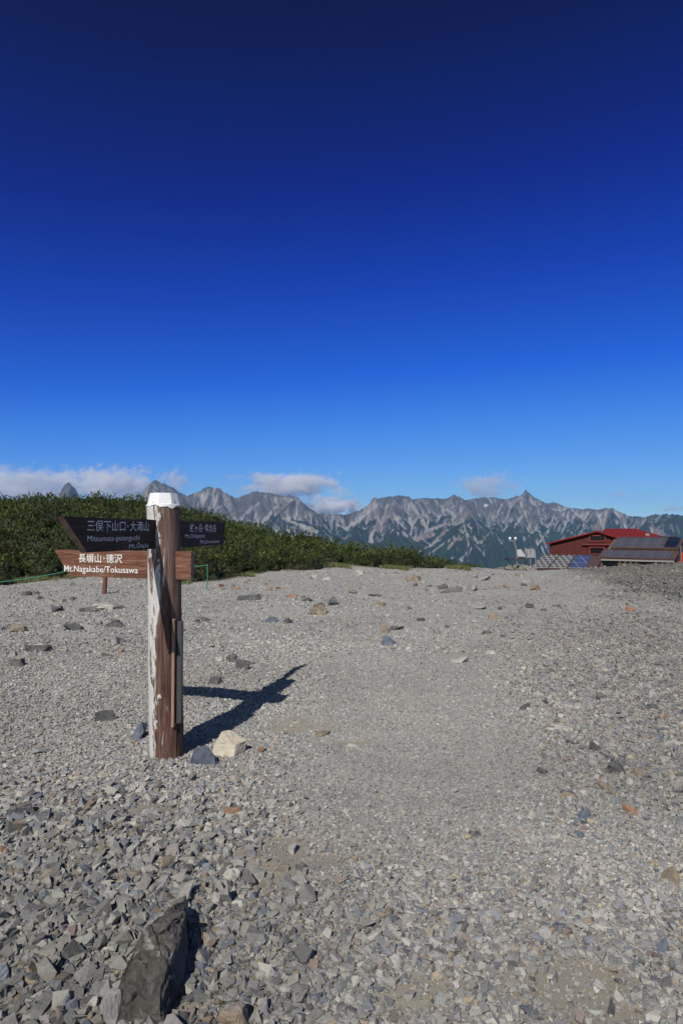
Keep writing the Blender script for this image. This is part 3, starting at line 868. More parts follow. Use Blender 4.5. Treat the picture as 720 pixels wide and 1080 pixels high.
for a in [
    (122, 1075, 36, 74, 'grey', 'grey slanting slab added as the sunlit left flank of the jagged dark slab', 0.25, 1.5),  # separate grey rock added to stand in for the slab's lit flank
    (244, 1078, 44, 44, 'brown', 'blocky tan brown rock cut by the bottom edge, right of the dark slab', None, 0.8),
    (214, 805, 34, 26, 'blue', 'dark blue grey stone at the foot of the signpost, left of the cream block', 0.2, 0.6),
    (147, 778, 26, 26, 'blue', 'bluish stone leaning against the left side of the post foot', 0.1, 0.9),
    (113, 759, 31, 16, 'dark', 'thin dark slate slab standing on edge left of the signpost foot', 0.15, 0.5),
    (42, 687, 38, 11, 'dark', 'long low black slab near the left edge, nearest the frame side', 0.1, 0.4),
    (38, 682, 22, 5, 'pale', 'thin pale flake lying behind the long low black slab', 0.1, 0.5),
    (76, 665, 26, 12, 'dark', 'rounded dark stone, left one of the close pair left of the post', None, 0.7),
    (95, 663, 17, 10, 'grey', 'small grey stone squeezed between the two dark stones left of the post', None, 0.7),
    (121, 661, 24, 11, 'dark', 'rounded dark stone, right one of the close pair left of the post', None, 0.7),
    (108, 643, 24, 10, 'pale', 'white topped stone below the little brown stake', None, 0.7),
    (95, 645, 24, 8, 'dark', 'dark flake leaning on the white topped stone, on its left', 0.3, 0.6),
    (126, 642, 15, 6, 'dark', 'narrow dark sliver pointing right from the white topped stone', 0.3, 0.5),
    (62, 645, 14, 9, 'dark', 'small dark lump left of the white topped stone below the stake', None, 0.7),
    (12, 662, 20, 6, 'dark', 'flat dark stone at the very left edge beside the low black slab', None, 0.6),
    (14, 691, 13, 7, 'grey', 'small grey lump at the left end of the long low black slab', None, 0.7),
    (60, 624, 16, 7, 'grey', 'flat grey stone under the point of the lower signboard', None, 0.6),
    (28, 627, 18, 8, 'grey', 'pale grey stone at the foot of the scrub below the green rope', None, 0.7),
    (115, 692, 20, 8, 'dark', 'flat dark stone between the white topped stone and the slate slab', None, 0.6),
    (135, 690, 14, 6, 'grey', 'thin grey flake touching the flat dark stone left of the post', None, 0.6),
    (45, 795, 31, 12, 'grey', 'flat light grey slab lying alone in the gravel at left', 0.1, 0.8),
    (25, 858, 34, 17, 'dark', 'cracked dark slab near the left edge, above the dark jagged boulder', 0.35, 0.5),
    (9, 898, 15, 17, 'rust', 'reddish stone at the left edge under the cracked dark slab', None, 0.8),
    (22, 870, 34, 13, 'pale', 'light flat stone leaning below the cracked dark slab', 0.2, 0.6),
    (93, 935, 30, 15, 'dark', 'black sharp stone above the left shoulder of the jagged boulder', 0.3, 0.6),
    (136, 922, 36, 15, 'brown', 'flat tan slab above the tip of the jagged boulder', 0.1, 0.6),
    (120, 1001, 26, 16, 'pale', 'pale pinkish flat stone against the left flank of the jagged boulder', 0.1, 0.6),
    (10, 952, 16, 15, 'pale', 'cream stone at the left edge among the lower left rubble', None, 0.8),
    (80, 1060, 20, 22, 'blue', 'blue grey cobble at the bottom, left of the jagged boulder', None, 0.8),
    (212, 1042, 22, 20, 'blue', 'blue grey stone between the jagged boulder and the brown block', None, 0.8),
    (200, 985, 20, 14, 'grey', 'light grey stone right of the tip of the jagged boulder', None, 0.8),
    (246, 857, 24, 13, 'rust', 'reddish brown slab in the gravel below the cream block', 0.1, 0.7),
    (243, 869, 20, 9, 'brown', 'brown slab just below the reddish one under the cream block', 0.1, 0.7),
    (262, 868, 14, 8, 'pale', 'small pinkish pale stone right of the two brown slabs', None, 0.7),
    (283, 824, 10, 7, 'brown', 'small orange tan stone right of the post shadow', None, 0.7),
    (276, 792, 9, 9, 'rust', 'small rusty stone right of the cream block', None, 0.8),
    (341, 775, 20, 8, 'brown', 'brown stone on the sandy patch beside the shadow tip', 0.1, 0.6),
    (372, 786, 18, 4, 'pale', 'thin pale flake at the right end of the sandy patch', 0.1, 0.5),
    (226, 721, 20, 12, 'dark', 'dark stone standing just above the shadow of the signpost', None, 0.7),
    (244, 697, 16, 10, 'dark', 'dark lump with a pale stone beside it, right of the post', None, 0.7),
    (232, 696, 10, 6, 'pale', 'small pale stone touching the dark lump right of the post', None, 0.7),
    (218, 655, 20, 7, 'dark', 'dark low stone right of the post on the path to the scrub', None, 0.6),
    (206, 655, 10, 5, 'grey', 'little grey stone hard by the right side of the post', None, 0.7),
    (287, 656, 17, 9, 'blue', 'blue black stone left of the orange brown rock', None, 0.7),
    (304, 657, 12, 8, 'dark', 'small black stone between the blue black one and the orange brown rock', None, 0.7),
    (336, 648, 22, 14, 'brown', 'orange brown rock, tallest of the group in mid path', None, 0.8),
    (352, 646, 14, 8, 'grey', 'grey stone at the right of the orange brown rock', None, 0.7),
    (345, 656, 20, 6, 'grey', 'flat grey stone in front of the orange brown rock', None, 0.7),
    (322, 634, 16, 6, 'dark', 'dark flake behind the orange brown rock', None, 0.6),
    (308, 630, 18, 6, 'rust', 'flat reddish stone behind the group in mid path', None, 0.7),
    (262, 633, 26, 9, 'dark', 'dark broken slab right of the dark right hand signboard stub', None, 0.6),
    (277, 632, 12, 8, 'grey', 'grey lump on the right end of the dark broken slab', None, 0.8),
    (410, 680, 19, 14, 'blue', 'squarish dark blue stone in the middle of the path', 0.1, 0.75),
    (404, 668, 12, 11, 'brown', 'brown stone just above the squarish dark blue stone', None, 0.7),
    (418, 664, 22, 7, 'dark', 'flat dark stone behind the squarish dark blue stone', None, 0.6),
    (412, 657, 12, 5, 'grey', 'thin grey flake farthest back behind the dark blue stone', None, 0.6),
    (484, 698, 25, 7, 'pale', 'flat pale slab shading a dark edge, right of mid path', 0.15, 0.6),
    (557, 641, 12, 8, 'dark', 'round dark stone on the upper right of the path below the hut', None, 0.8),
    (545, 645, 9, 5, 'grey', 'small grey stone left of the round dark stone on the path', None, 0.7),
    (573, 644, 9, 4, 'dark', 'little dark stone right of the round one on the path', None, 0.7),
    (586, 640, 9, 5, 'dark', 'small dark pebble farthest right in the row below the hut', None, 0.7),
    (520, 652, 16, 8, 'brown', 'pair of brown lumps grown together on the path below the weather mast', None, 0.7),
    (513, 668, 12, 5, 'dark', 'dark small stone above the flat pale slab', None, 0.7),
    (531, 671, 9, 4, 'dark', 'smallest dark stone beside the one above the flat pale slab', None, 0.7),
    (516, 689, 13, 6, 'pale', 'small pale stone right of the flat pale slab', None, 0.7),
    (552, 747, 16, 10, 'dark', 'lone rounded dark stone on the right half of the path', None, 0.8),
    (590, 770, 34, 9, 'pale', 'white topped slab with a brown end, casting a black shadow', 0.05, 0.55),
    (580, 769, 17, 9, 'brown', 'brown end block under the white topped slab', 0.05, 0.8),
    (624, 790, 18, 13, 'dark', 'dark slate chip below the white topped slab', -0.5, 0.6),
    (649, 814, 31, 20, 'dark', 'big round dark boulder on the right, beside an orange slab', 0.1, 0.75),
    (674, 818, 26, 13, 'brown', 'orange brown slab leaning right of the big round boulder', -0.5, 0.6),
    (600, 839, 26, 12, 'brown', 'flat tan brown slab below the big round boulder', -0.1, 0.7),
    (661, 855, 20, 12, 'rust', 'purplish red stone below the orange slab at right', -0.5, 0.6),
    (693, 1001, 24, 26, 'blue', 'smooth blue grey cobble near the right edge at the bottom', -0.3, 0.85),
    (632, 978, 28, 16, 'pale', 'pale cream stone left of the smooth blue grey cobble', -0.2, 0.7),
    (702, 925, 22, 24, 'brown', 'tilted brown slab above the smooth blue grey cobble', -0.9, 0.45),
    (318, 912, 14, 10, 'dark', 'lone small round dark stone beside the sandy hollow', None, 0.9),
    (498, 878, 20, 8, 'dark', 'flat dark chip left of the rusty speckled gravel at right', 0.05, 0.6),
    (640, 1060, 12, 22, 'dark', 'dark narrow stone at the bottom, left of the blue grey cobble', -0.2, 0.6),
    (677, 1078, 24, 10, 'dark', 'dark stone cut by the bottom edge under the blue grey cobble', None, 0.7),
    (686, 747, 16, 11, 'dark', 'dark lump high on the right side near the frame edge', None, 0.8),
    (620, 745, 22, 12, 'grey', 'grey stone at the upper end of the right hand rubble', None, 0.8),
    (634, 737, 14, 8, 'dark', 'dark stone touching the grey one at the upper end of the right rubble', None, 0.8),
    (706, 628, 22, 9, 'dark', 'dark rock on the rubble mound at the right edge', None, 0.7),
    (666, 644, 16, 8, 'rust', 'rusty brown stone on the slope of the rubble mound', None, 0.7),
    (437, 613, 24, 10, 'brown', 'humped brown rock at the far edge of the crest beside the scrub', None, 0.7),
    (449, 619, 16, 5, 'grey', 'flat grey stone in front of the humped brown rock', None, 0.6),
    (474, 625, 36, 6, 'dark', 'long dark low slab at the far edge below the mountains', 0.05, 0.4),
    (486, 622, 22, 6, 'grey', 'grey slab resting behind the long dark low slab', 0.05, 0.5),
    (371, 626, 12, 7, 'brown', 'small brown stone alone in front of the scrub', None, 0.8),
    (396, 629, 18, 5, 'dark', 'dark flat stone right of the lone brown one before the scrub', None, 0.6),
    (378, 607, 14, 7, 'pale', 'white stone at the edge of the scrub in mid picture', None, 0.8),
    (330, 611, 12, 8, 'pale', 'pale upright stone against the scrub above the orange brown rock', None, 0.8),
    (344, 612, 10, 5, 'pale', 'pale flat stone right of the upright one against the scrub', None, 0.8),
    (510, 612, 22, 7, 'grey', 'grey boulder on the skyline of the crest left of the mast', None, 0.7),
    (498, 609, 16, 6, 'grey', 'low grey stone left of the skyline boulder', None, 0.7),
]:
    rock(*a)

# the cream and ochre block beside the post
def cream_block():
    bm = bmesh.new()
    q = [(-0.135, -0.03, 0), (0.02, -0.13, 0), (0.125, -0.02, 0), (0.0, 0.10, 0), (-0.115, 0.0, 0.095), (0.03, -0.09, 0.105), (0.11, 0.0, 0.13), (-0.02, 0.09, 0.16), (-0.075, 0.06, 0.15)]
    bm.free()
    bm = hull_mesh(q)
    bmesh.ops.dissolve_limit(bm, angle_limit=R(5), verts=bm.verts, edges=bm.edges)
    bmesh.ops.bevel(bm, geom=list(bm.edges), offset=0.007, segments=1, affect='EDGES')
    bmesh.ops.triangulate(bm, faces=bm.faces)
    rnd = random.Random(8)
    for lim, amp in ((0.06, 0.006), (0.03, 0.0035), (0.016, 0.0016)):
        bmesh.ops.subdivide_edges(bm, edges=[e for e in bm.edges if e.calc_length() > lim], cuts=1, use_grid_fill=True)
        bmesh.ops.triangulate(bm, faces=bm.faces)
        bm.normal_update()
        for v in bm.verts: v.co += v.normal * rnd.uniform(-amp, amp)
    me = bpy.data.meshes.new("rock"); bm.to_mesh(me); bm.free()
    me.materials.append(ROCKM['yellow'])
    p = at(241, 794)
    tag(link("rock", me, None, (p.x, p.y + 0.05, p.z - 0.015), (R(4), R(10), R(12))), 'cream and ochre angular block beside the signpost foot', 'rock')
cream_block()

# ordinary stones: counted ones, alike enough that nothing tells them apart
def common_stones(n, region, size, mats, label, group, seed, flat=(0.3, 0.6)):
    rng = random.Random(seed)
    protos = []
    for k in range(6):
        me = rock_mesh(seed * 31 + k, 1.0, rng.uniform(0.6, 0.85), rng.uniform(*flat), 12, 0.04, 1)
        protos.append(me)
    variants = {}
    for i in range(n):
        px, py = region(rng)
        p = at(px, py)
        s = size[0] * (size[1] / size[0])**(rng.random()**1.7)
        m = rng.choice(mats); k = rng.randrange(6)
        if (k, m) not in variants:
            c = protos[k].copy(); c.materials.clear(); c.materials.append(ROCKM[m]); variants[(k, m)] = c
        o = bpy.data.objects.new("stone", variants[(k, m)])
        o.location = (p.x, p.y, p.z - 0.12 * s * 0.4)
        o.rotation_euler = (rng.gauss(0, 0.2), rng.gauss(0, 0.2), rng.uniform(0, 6.28))
        o.scale = (s, s, s)
        COL.objects.link(o)
        tag(o, label, 'stone', group)

common_stones(60, lambda r: (r.uniform(0, 225), 800 + 275 * r.random()**0.8), (0.075, 0.125), ('grey', 'grey', 'dark', 'brown', 'blue', 'pale'), 'ordinary angular fist sized stone in the coarse rubble around the jagged dark slab', 'rubble stones of the lower left', 2)
common_stones(36, lambda r: (r.uniform(560, 715), r.uniform(700, 880)), (0.07, 0.13), ('grey', 'grey', 'dark', 'brown', 'blue'), 'ordinary small angular stone in the rubble around the big round dark boulder', 'rubble stones of the right side', 3)
def clustered(seed, n, xr, yr, sx, sy):
    r0 = random.Random(seed)
    cs = [(r0.uniform(*xr), yr[0] + (yr[1] - yr[0]) * r0.random()**1.5) for _ in range(n)]
    def f(r):
        if r.random() < 0.2: return (r.uniform(*xr), yr[0] + (yr[1] - yr[0]) * r.random()**1.5)
        c = r.choice(cs); return (c[0] + r.gauss(0, sx), max(yr[0] - 2, c[1] + r.gauss(0, sy)))
    return f
common_stones(46, clustered(71, 9, (5, 320), (618, 700), 11, 3.5), (0.09, 0.36), ('dark', 'grey', 'dark', 'brown'), 'ordinary small stone scattered on the gravel between signpost and scrub edge', 'stones before the scrub', 4)
common_stones(30, clustered(72, 7, (340, 550), (607, 668), 13, 2.5), (0.10, 0.45), ('dark', 'grey', 'dark', 'brown'), 'ordinary small stone scattered near the far rim of the crest', 'stones at the rim of the crest', 5)
common_stones(16, lambda r: (r.uniform(228, 300), 611 + 12 * r.random()), (0.12, 0.24), ('rust', 'rust', 'brown'), 'small red stained stone in the reddish patch right of the signboard stub', 'red stones below the scrub', 6)
# ---------------------------------------------------------------- dwarf pine scrub on the bank
def build_scrub():
    rng = np.random.default_rng(5)
    # shrub domes
    n = 2600
    x = rng.uniform(-34, 10, n); y = rng.uniform(17, 52, n)
    e = bush_edge(x)
    k = (y > e + 0.45 + 0.9 * perlin(x * 0.8, x * 0 + 2.2, 4)) & (y < e + 26) & (x < 5.2) & (np.abs(x) < 0.62 * y + 3)
    x, y = x[k], y[k]
    keep = []
    for i in range(len(x)):
        ok = True
        for j in keep:
            if (x[i] - x[j])**2 + (y[i] - y[j])**2 < 0.9: ok = False; break
        if ok: keep.append(i)
    x, y = x[keep], y[keep]
    e = bush_edge(x)
    fade = smooth(8, -4, x)
    rad = rng.uniform(0.6, 1.2, len(x)) * (0.85 + 0.15 * fade)
    hgt = (0.45 + 0.4 * rad) * rng.uniform(0.65, 1.2, len(x)) * (0.85 + 0.1 * fade) * np.clip(0.65 + 0.25 * (y - e), 0.6, 1.05) * smooth(5.6, 3.0, x)
    z = ground_h(x, y)
    tone = rng.random(len(x)); rust = (rng.random(len(x)) < 0.07).astype(float)
    # inner twig masses that close the view through each shrub
    tv = []
    for i in range(5):
        for j in range(10):
            th = math.pi / 2 * i / 4.5; ph = 2 * math.pi * j / 10
            tv.append((math.cos(th) * math.cos(ph), math.cos(th) * math.sin(ph), math.sin(th)))
    tv = np.array(tv); tf = []
    for i in range(4):
        for j in range(10):
            a, b = i * 10 + j, i * 10 + (j + 1) % 10
            tf += [(a, b, b + 10), (a, b + 10, a + 10)]
    tf = np.array(tf)
    D = len(x)
    cv = tv[None] * np.stack([rad * 0.80, rad * 0.80, hgt * 0.80], 1)[:, None, :] * rng.uniform(0.85, 1.1, (D, len(tv), 1)) + np.stack([x, y, z - 0.05], 1)[:, None, :]
    cf = tf[None] + (np.arange(D) * len(tv))[:, None, None]
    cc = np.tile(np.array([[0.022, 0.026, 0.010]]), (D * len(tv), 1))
    # needle sprays
    per = np.clip((rad * hgt * 330).astype(int), 70, 560)
    own = np.repeat(np.arange(D), per); T = len(own)
    u = rng.random(T)**0.8; ph = rng.uniform(0, 2 * np.pi, T)
    # favour the side turned to the path
    front = rng.random(T) < 0.45
    ph = np.where(front, -np.pi / 2 + rng.normal(0, 0.9, T), ph)
    th = np.arcsin(u)
    rr = rng.uniform(0.68, 1.08, T) * (1 + 0.36 * perlin(ph * 1.4 + own * 3.7, u * 3, 6))
    nrm = np.stack([np.cos(th) * np.cos(ph), np.cos(th) * np.sin(ph), np.sin(th)], 1)
    pos = np.stack([x, y, z], 1)[own] + nrm * np.stack([rad, rad, hgt], 1)[own] * rr[:, None]
    axis = nrm * 0.75 + np.array([0, 0, 0.9]) + rng.normal(0, 0.28, (T, 3)); axis /= np.linalg.norm(axis, axis=1)[:, None]
    L = rng.uniform(0.055, 0.115, T)
    K = 6
    V = np.empty((T, K, 3, 3)); 
    for q in range(K):
        dirn = axis + rng.normal(0, 0.55, (T, 3)); dirn /= np.linalg.norm(dirn, axis=1)[:, None]
        side = np.cross(dirn, rng.normal(0, 1, (T, 3))); side /= np.linalg.norm(side, axis=1)[:, None] + 1e-9
        w = (0.011 + 0.016 * rng.random(T))[:, None]
        b = pos + axis * (L * 0.12 * q)[:, None]
        V[:, q, 0] = b - side * w; V[:, q, 1] = b + side * w; V[:, q, 2] = b + dirn * L[:, None]
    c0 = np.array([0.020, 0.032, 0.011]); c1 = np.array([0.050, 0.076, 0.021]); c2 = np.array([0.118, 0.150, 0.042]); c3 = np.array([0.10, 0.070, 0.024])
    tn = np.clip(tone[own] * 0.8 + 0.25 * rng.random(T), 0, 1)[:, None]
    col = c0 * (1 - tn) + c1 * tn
    tip = (rng.random(T) < 0.06 + 0.42 * smooth(0.45, 0.95, u))[:, None]  # brighter green towards shrub tops: sunlit highlights painted into the spray colour
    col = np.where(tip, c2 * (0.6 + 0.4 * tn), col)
    ru = (rng.random(T) < 0.008 + 0.22 * rust[own])[:, None]
    col = np.where(ru, c3, col)
    # a few dead brown sprays and bare twigs
    dead = (rng.random(T) < 0.012 + 0.10 * (tone[own] < 0.12))[:, None]
    col = np.where(dead, np.array([0.085, 0.06, 0.04]), col)
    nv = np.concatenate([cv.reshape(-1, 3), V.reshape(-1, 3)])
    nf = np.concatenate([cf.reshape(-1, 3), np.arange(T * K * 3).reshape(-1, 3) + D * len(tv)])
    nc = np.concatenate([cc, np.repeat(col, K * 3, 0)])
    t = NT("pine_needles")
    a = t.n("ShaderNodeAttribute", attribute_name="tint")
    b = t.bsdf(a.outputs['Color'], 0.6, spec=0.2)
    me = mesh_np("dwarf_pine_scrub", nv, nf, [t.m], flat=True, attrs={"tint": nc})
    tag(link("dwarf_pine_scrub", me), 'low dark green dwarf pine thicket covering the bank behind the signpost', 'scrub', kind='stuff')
    # grass tufts along the foot of the thicket
    n = 9000
    x = rng.uniform(-16, 5, n); e = bush_edge(x); y = e + rng.normal(0.35, 0.3, n)
    k = (np.abs(x) < 0.6 * y + 1) & (perlin(x * 0.9, y * 0.6, 33) > 0.28 - 0.7 * (x < -6.5))
    x, y = x[k], y[k]; n = len(x)
    z = ground_h(x, y); base = np.stack([x, y, z - 0.01], 1)
    K = 4; V = np.empty((n, K, 3, 3))
    for q in range(K):
        dirn = np.stack([rng.normal(0, 0.5, n), rng.normal(0, 0.5, n), np.ones(n)], 1)
        ln = rng.uniform(0.06, 0.17, n)[:, None]
        w = rng.uniform(0.008, 0.016, n)
        V[:, q, 0] = base - np.stack([w, 0 * w, 0 * w], 1); V[:, q, 1] = base + np.stack([w, 0 * w, 0 * w], 1)
        V[:, q, 2] = base + dirn * ln
    tn = rng.random((n, 1))
    col = np.array([0.05, 0.075, 0.02]) * (1 - tn) + np.array([0.16, 0.16, 0.07]) * tn
    me = mesh_np("grass", V.reshape(-1, 3), np.arange(n * K * 3).reshape(-1, 3), [t.m], flat=True, attrs={"tint": np.repeat(col, K * 3, 0)})
    tag(link("grass", me), 'thin alpine grass along the foot of the scrub', 'grass', kind='stuff')
build_scrub()

# ---------------------------------------------------------------- the wooden signpost
def wood_material(name, cols, grain_axis='X', dirt=0.5, paint=None, rough=0.8, scale=1.0):
    t = NT(name)
    st = {'X': (1.6, 22, 22), 'Z': (22, 22, 1.3)}[grain_axis]
    co = t.coord('Object', tuple(v * scale for v in st))
    raw = t.coord('Object')
    n1 = t.noise(co, 2.0, 6, 0.65, 0.6)
    n2 = t.noise(co, 6.0, 4, 0.6)
    c = t.ramp(n1, [(0.25, cols[0]), (0.5, cols[1]), (0.75, cols[2])])
    c = t.mix(1.0, c, t.ramp(n2, [(0.25, 1 - dirt), (0.6, 1.1)]), 'MULTIPLY')
    crack = t.ramp(t.noise(co, 1.1, 5, 0.75, 0.9), [(0.60, 1.0), (0.64, 0.25), (0.68, 1.0)])
    c = t.mix(1.0, c, crack, 'MULTIPLY')
    h = n1
    if paint is not None:
        # peeling remains of white paint, thickest on one side of the log
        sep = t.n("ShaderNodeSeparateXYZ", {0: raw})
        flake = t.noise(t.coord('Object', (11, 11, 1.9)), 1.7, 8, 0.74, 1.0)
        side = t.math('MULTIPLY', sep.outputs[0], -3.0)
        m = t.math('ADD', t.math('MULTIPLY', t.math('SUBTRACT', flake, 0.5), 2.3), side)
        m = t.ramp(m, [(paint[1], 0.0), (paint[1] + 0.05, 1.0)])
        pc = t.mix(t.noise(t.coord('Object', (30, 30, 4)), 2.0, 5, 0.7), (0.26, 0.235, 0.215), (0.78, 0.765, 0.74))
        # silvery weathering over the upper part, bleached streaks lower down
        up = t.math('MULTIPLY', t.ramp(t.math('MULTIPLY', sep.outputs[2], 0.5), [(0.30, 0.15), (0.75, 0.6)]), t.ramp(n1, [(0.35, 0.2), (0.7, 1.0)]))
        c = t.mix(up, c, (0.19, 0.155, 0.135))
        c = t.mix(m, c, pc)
        h = t.math('ADD', n1, t.math('MULTIPLY', m, 0.3))
    b = t.bump(h, 0.8, 0.006)
    t.bsdf(c, rough, b, spec=0.25)
    return t.m

def flat_paint(name, col, rough=0.6, wear=0.25, chip=None):
    t = NT(name)
    co = t.coord('Object')
    n = t.noise(co, 90, 4, 0.6)
    c = t.mix(t.ramp(n, [(0.3, 0.0), (0.7, 1.0)]), tuple(v * (1 - wear) for v in col), col)
    if chip:
        n2 = t.noise(co, 55, 5, 0.7)
        c = t.mix(t.ramp(n2, [(chip[1], 0.0), (chip[1] + 0.08, 1.0)]), c, chip[0])
    t.bsdf(c, rough, spec=0.3)
    return t.m

POST_M = wood_material("weathered_log", ((0.042, 0.020, 0.014), (0.12, 0.056, 0.040), (0.25, 0.16, 0.125)), 'Z', 0.65, ((0.8, 0.8, 0.78), 0.155))
DARK_M = wood_material("dark_stained_plank", ((0.026, 0.019, 0.015), (0.050, 0.036, 0.028), (0.095, 0.072, 0.058)), 'X', 0.4)
RED_M = wood_material("reddish_brown_plank", ((0.085, 0.036, 0.022), (0.155, 0.066, 0.040), (0.31, 0.20, 0.145)), 'X', 0.5)
END_M = wood_material("sawn_plank_end", ((0.15, 0.095, 0.075), (0.22, 0.15, 0.12), (0.30, 0.21, 0.17)), 'X', 0.3)
CAP_M = flat_paint("white_cap_paint", (0.82, 0.82, 0.82), 0.5, 0.2, ((0.30, 0.26, 0.23), 0.62))
WHITE_M = flat_paint("white_letters", (0.80, 0.79, 0.76), 0.6, 0.25, ((0.17, 0.075, 0.048), 0.60))
FADED_M = flat_paint("faded_letters", (0.86, 0.85, 0.86), 0.7, 0.3, ((0.07, 0.055, 0.05), 0.54))
BATTEN_M = wood_material("pale_batten", ((0.20, 0.12, 0.08), (0.32, 0.20, 0.14), (0.42, 0.30, 0.22)), 'Z', 0.3)
STRIP_M = flat_paint("dark_metal_strip", (0.075, 0.075, 0.08), 0.5, 0.5)

P0 = at(178, 793)
POST_H = EYE + (HOR - 520.5) / FPX * P0.y - P0.z
sign = tag(empty("signpost", P0), 'weathered round wooden signpost with white cap and dark and red direction boards', 'signpost')
LEAN = (-6.0 / FPX * P0.y) / POST_H           # sideways lean per metre of height

def log_mesh():
    nA, nZ = 96, 150
    a = np.linspace(0, 2 * np.pi, nA, endpoint=False); zz = np.linspace(-0.25, POST_H - 0.03, nZ)
    A, Z = np.meshgrid(a, zz)
    r = 0.1225 - 0.0065 * np.clip(Z / POST_H, 0, 1)
    r = np.minimum(r, 0.092 + (POST_H - Z) * 0.24)
    r = r + 0.0035 * perlin(A * 1.2 + 9, Z * 1.1, 3)
    # drying cracks and grooves that run along the grain
    g = np.abs(perlin(np.cos(A) * 5 + 3, np.sin(A) * 5 + Z * 0.35, 8)) + 0.5 * np.abs(perlin(np.cos(A) * 11, np.sin(A) * 11 + Z * 0.6, 18))
    r = r - 0.013 * np.clip(0.13 - g, 0, 1) / 0.13
    r = r + 0.0016 * perlin(A * 9, Z * 7, 28)
    X = np.cos(A) * r + LEAN * Z; Y = np.sin(A) * r
    v = np.stack([X.ravel(), Y.ravel(), Z.ravel()], 1)
    i = np.arange(nZ - 1)[:, None] * nA + np.arange(nA)[None, :]
    j = np.arange(nZ - 1)[:, None] * nA + (np.arange(nA)[None, :] + 1) % nA
    f = np.stack([i, j, j + nA, i + nA], -1).reshape(-1, 4)
    tri = np.concatenate([f[:, [0, 1, 2]], f[:, [0, 2, 3]]])
    c = len(v); v = np.vstack([v, [[LEAN * POST_H, 0, POST_H - 0.03]]])
    k = (nZ - 1) * nA + np.arange(nA)
    tri = np.vstack([tri, np.stack([k, (nZ - 1) * nA + (np.arange(nA) + 1) % nA, np.full(nA, c)], 1)])
    return mesh_np("post", v, tri, [POST_M], flat=False)
link("post", log_mesh(), sign)

def cap_mesh():
    nA = 96
    a = np.linspace(0, 2 * np.pi, nA, endpoint=False)
    wav = 0.014 * np.abs(np.sin(a * 4.5 + 0.4)) + 0.008 * np.sin(a * 3 + 1) + 0.007 * perlin(a * 7, a * 0 + 2, 4)
    rows = [(0.1195, -0.108 + wav), (0.1215, -0.107 + wav), (0.1205, -0.084 + 0 * a), (0.119, -0.078 + 0 * a), (0.100, 0.0 + 0 * a), (0.097, 0.001 + 0 * a)]
    v = []
    facet = np.cos(np.pi / 8) / np.cos((a % (np.pi / 4)) - np.pi / 8)
    for k, (r, z) in enumerate(rows):
        rr = r * (facet * 0.985 + 0.02 if k >= 3 else 1.0)
        zz = POST_H + z
        v.append(np.stack([np.cos(a) * rr + LEAN * zz, np.sin(a) * rr, zz], 1))
    v = np.concatenate(v)
    tri = []
    n = len(rows)
    for q in range(n - 1):
        i = q * nA + np.arange(nA); j = q * nA + (np.arange(nA) + 1) % nA
        tri += [np.stack([i, j, j + nA], 1), np.stack([i, j + nA, i + nA], 1)]
    c = len(v); v = np.vstack([v, [[LEAN * POST_H, 0, POST_H + 0.002]]])
    i = (n - 1) * nA + np.arange(nA)
    tri.append(np.stack([i, (n - 1) * nA + (np.arange(nA) + 1) % nA, np.full(nA, c)], 1))
    return mesh_np("cap", v, np.concatenate(tri), [CAP_M], flat=True)
link("cap", cap_mesh(), sign)

def text_mesh(name, txt, w, h, mat, bold=0.0):
    cu = bpy.data.curves.new(name, 'FONT')
    cu.body = txt; cu.size = 1.0; cu.offset = bold; cu.extrude = 0.0
    cu.resolution_u = 3
    tmp = bpy.data.objects.new(name + "_curve", cu)
    COL.objects.link(tmp)
    bpy.context.view_layer.update()
    dg = bpy.context.evaluated_depsgraph_get()
    me = bpy.data.meshes.new_from_object(tmp.evaluated_get(dg))
    bpy.data.objects.remove(tmp); bpy.data.curves.remove(cu)
    co = np.empty(len(me.vertices) * 3, dtype=np.float32); me.vertices.foreach_get("co", co)
    co = co.reshape(-1, 3)
    lo, hi = co.min(0), co.max(0)
    co[:, 0] = (co[:, 0] - lo[0]) / (hi[0] - lo[0]) * w
    co[:, 1] = (co[:, 1] - lo[1]) / (hi[1] - lo[1]) * h
    z = co[:, 1].copy()
    co[:, 1] = 0.0; co[:, 2] = z
    me.vertices.foreach_set("co", co.ravel()); me.update()
    me.materials.clear(); me.materials.append(mat)
    me.name = name
    return me

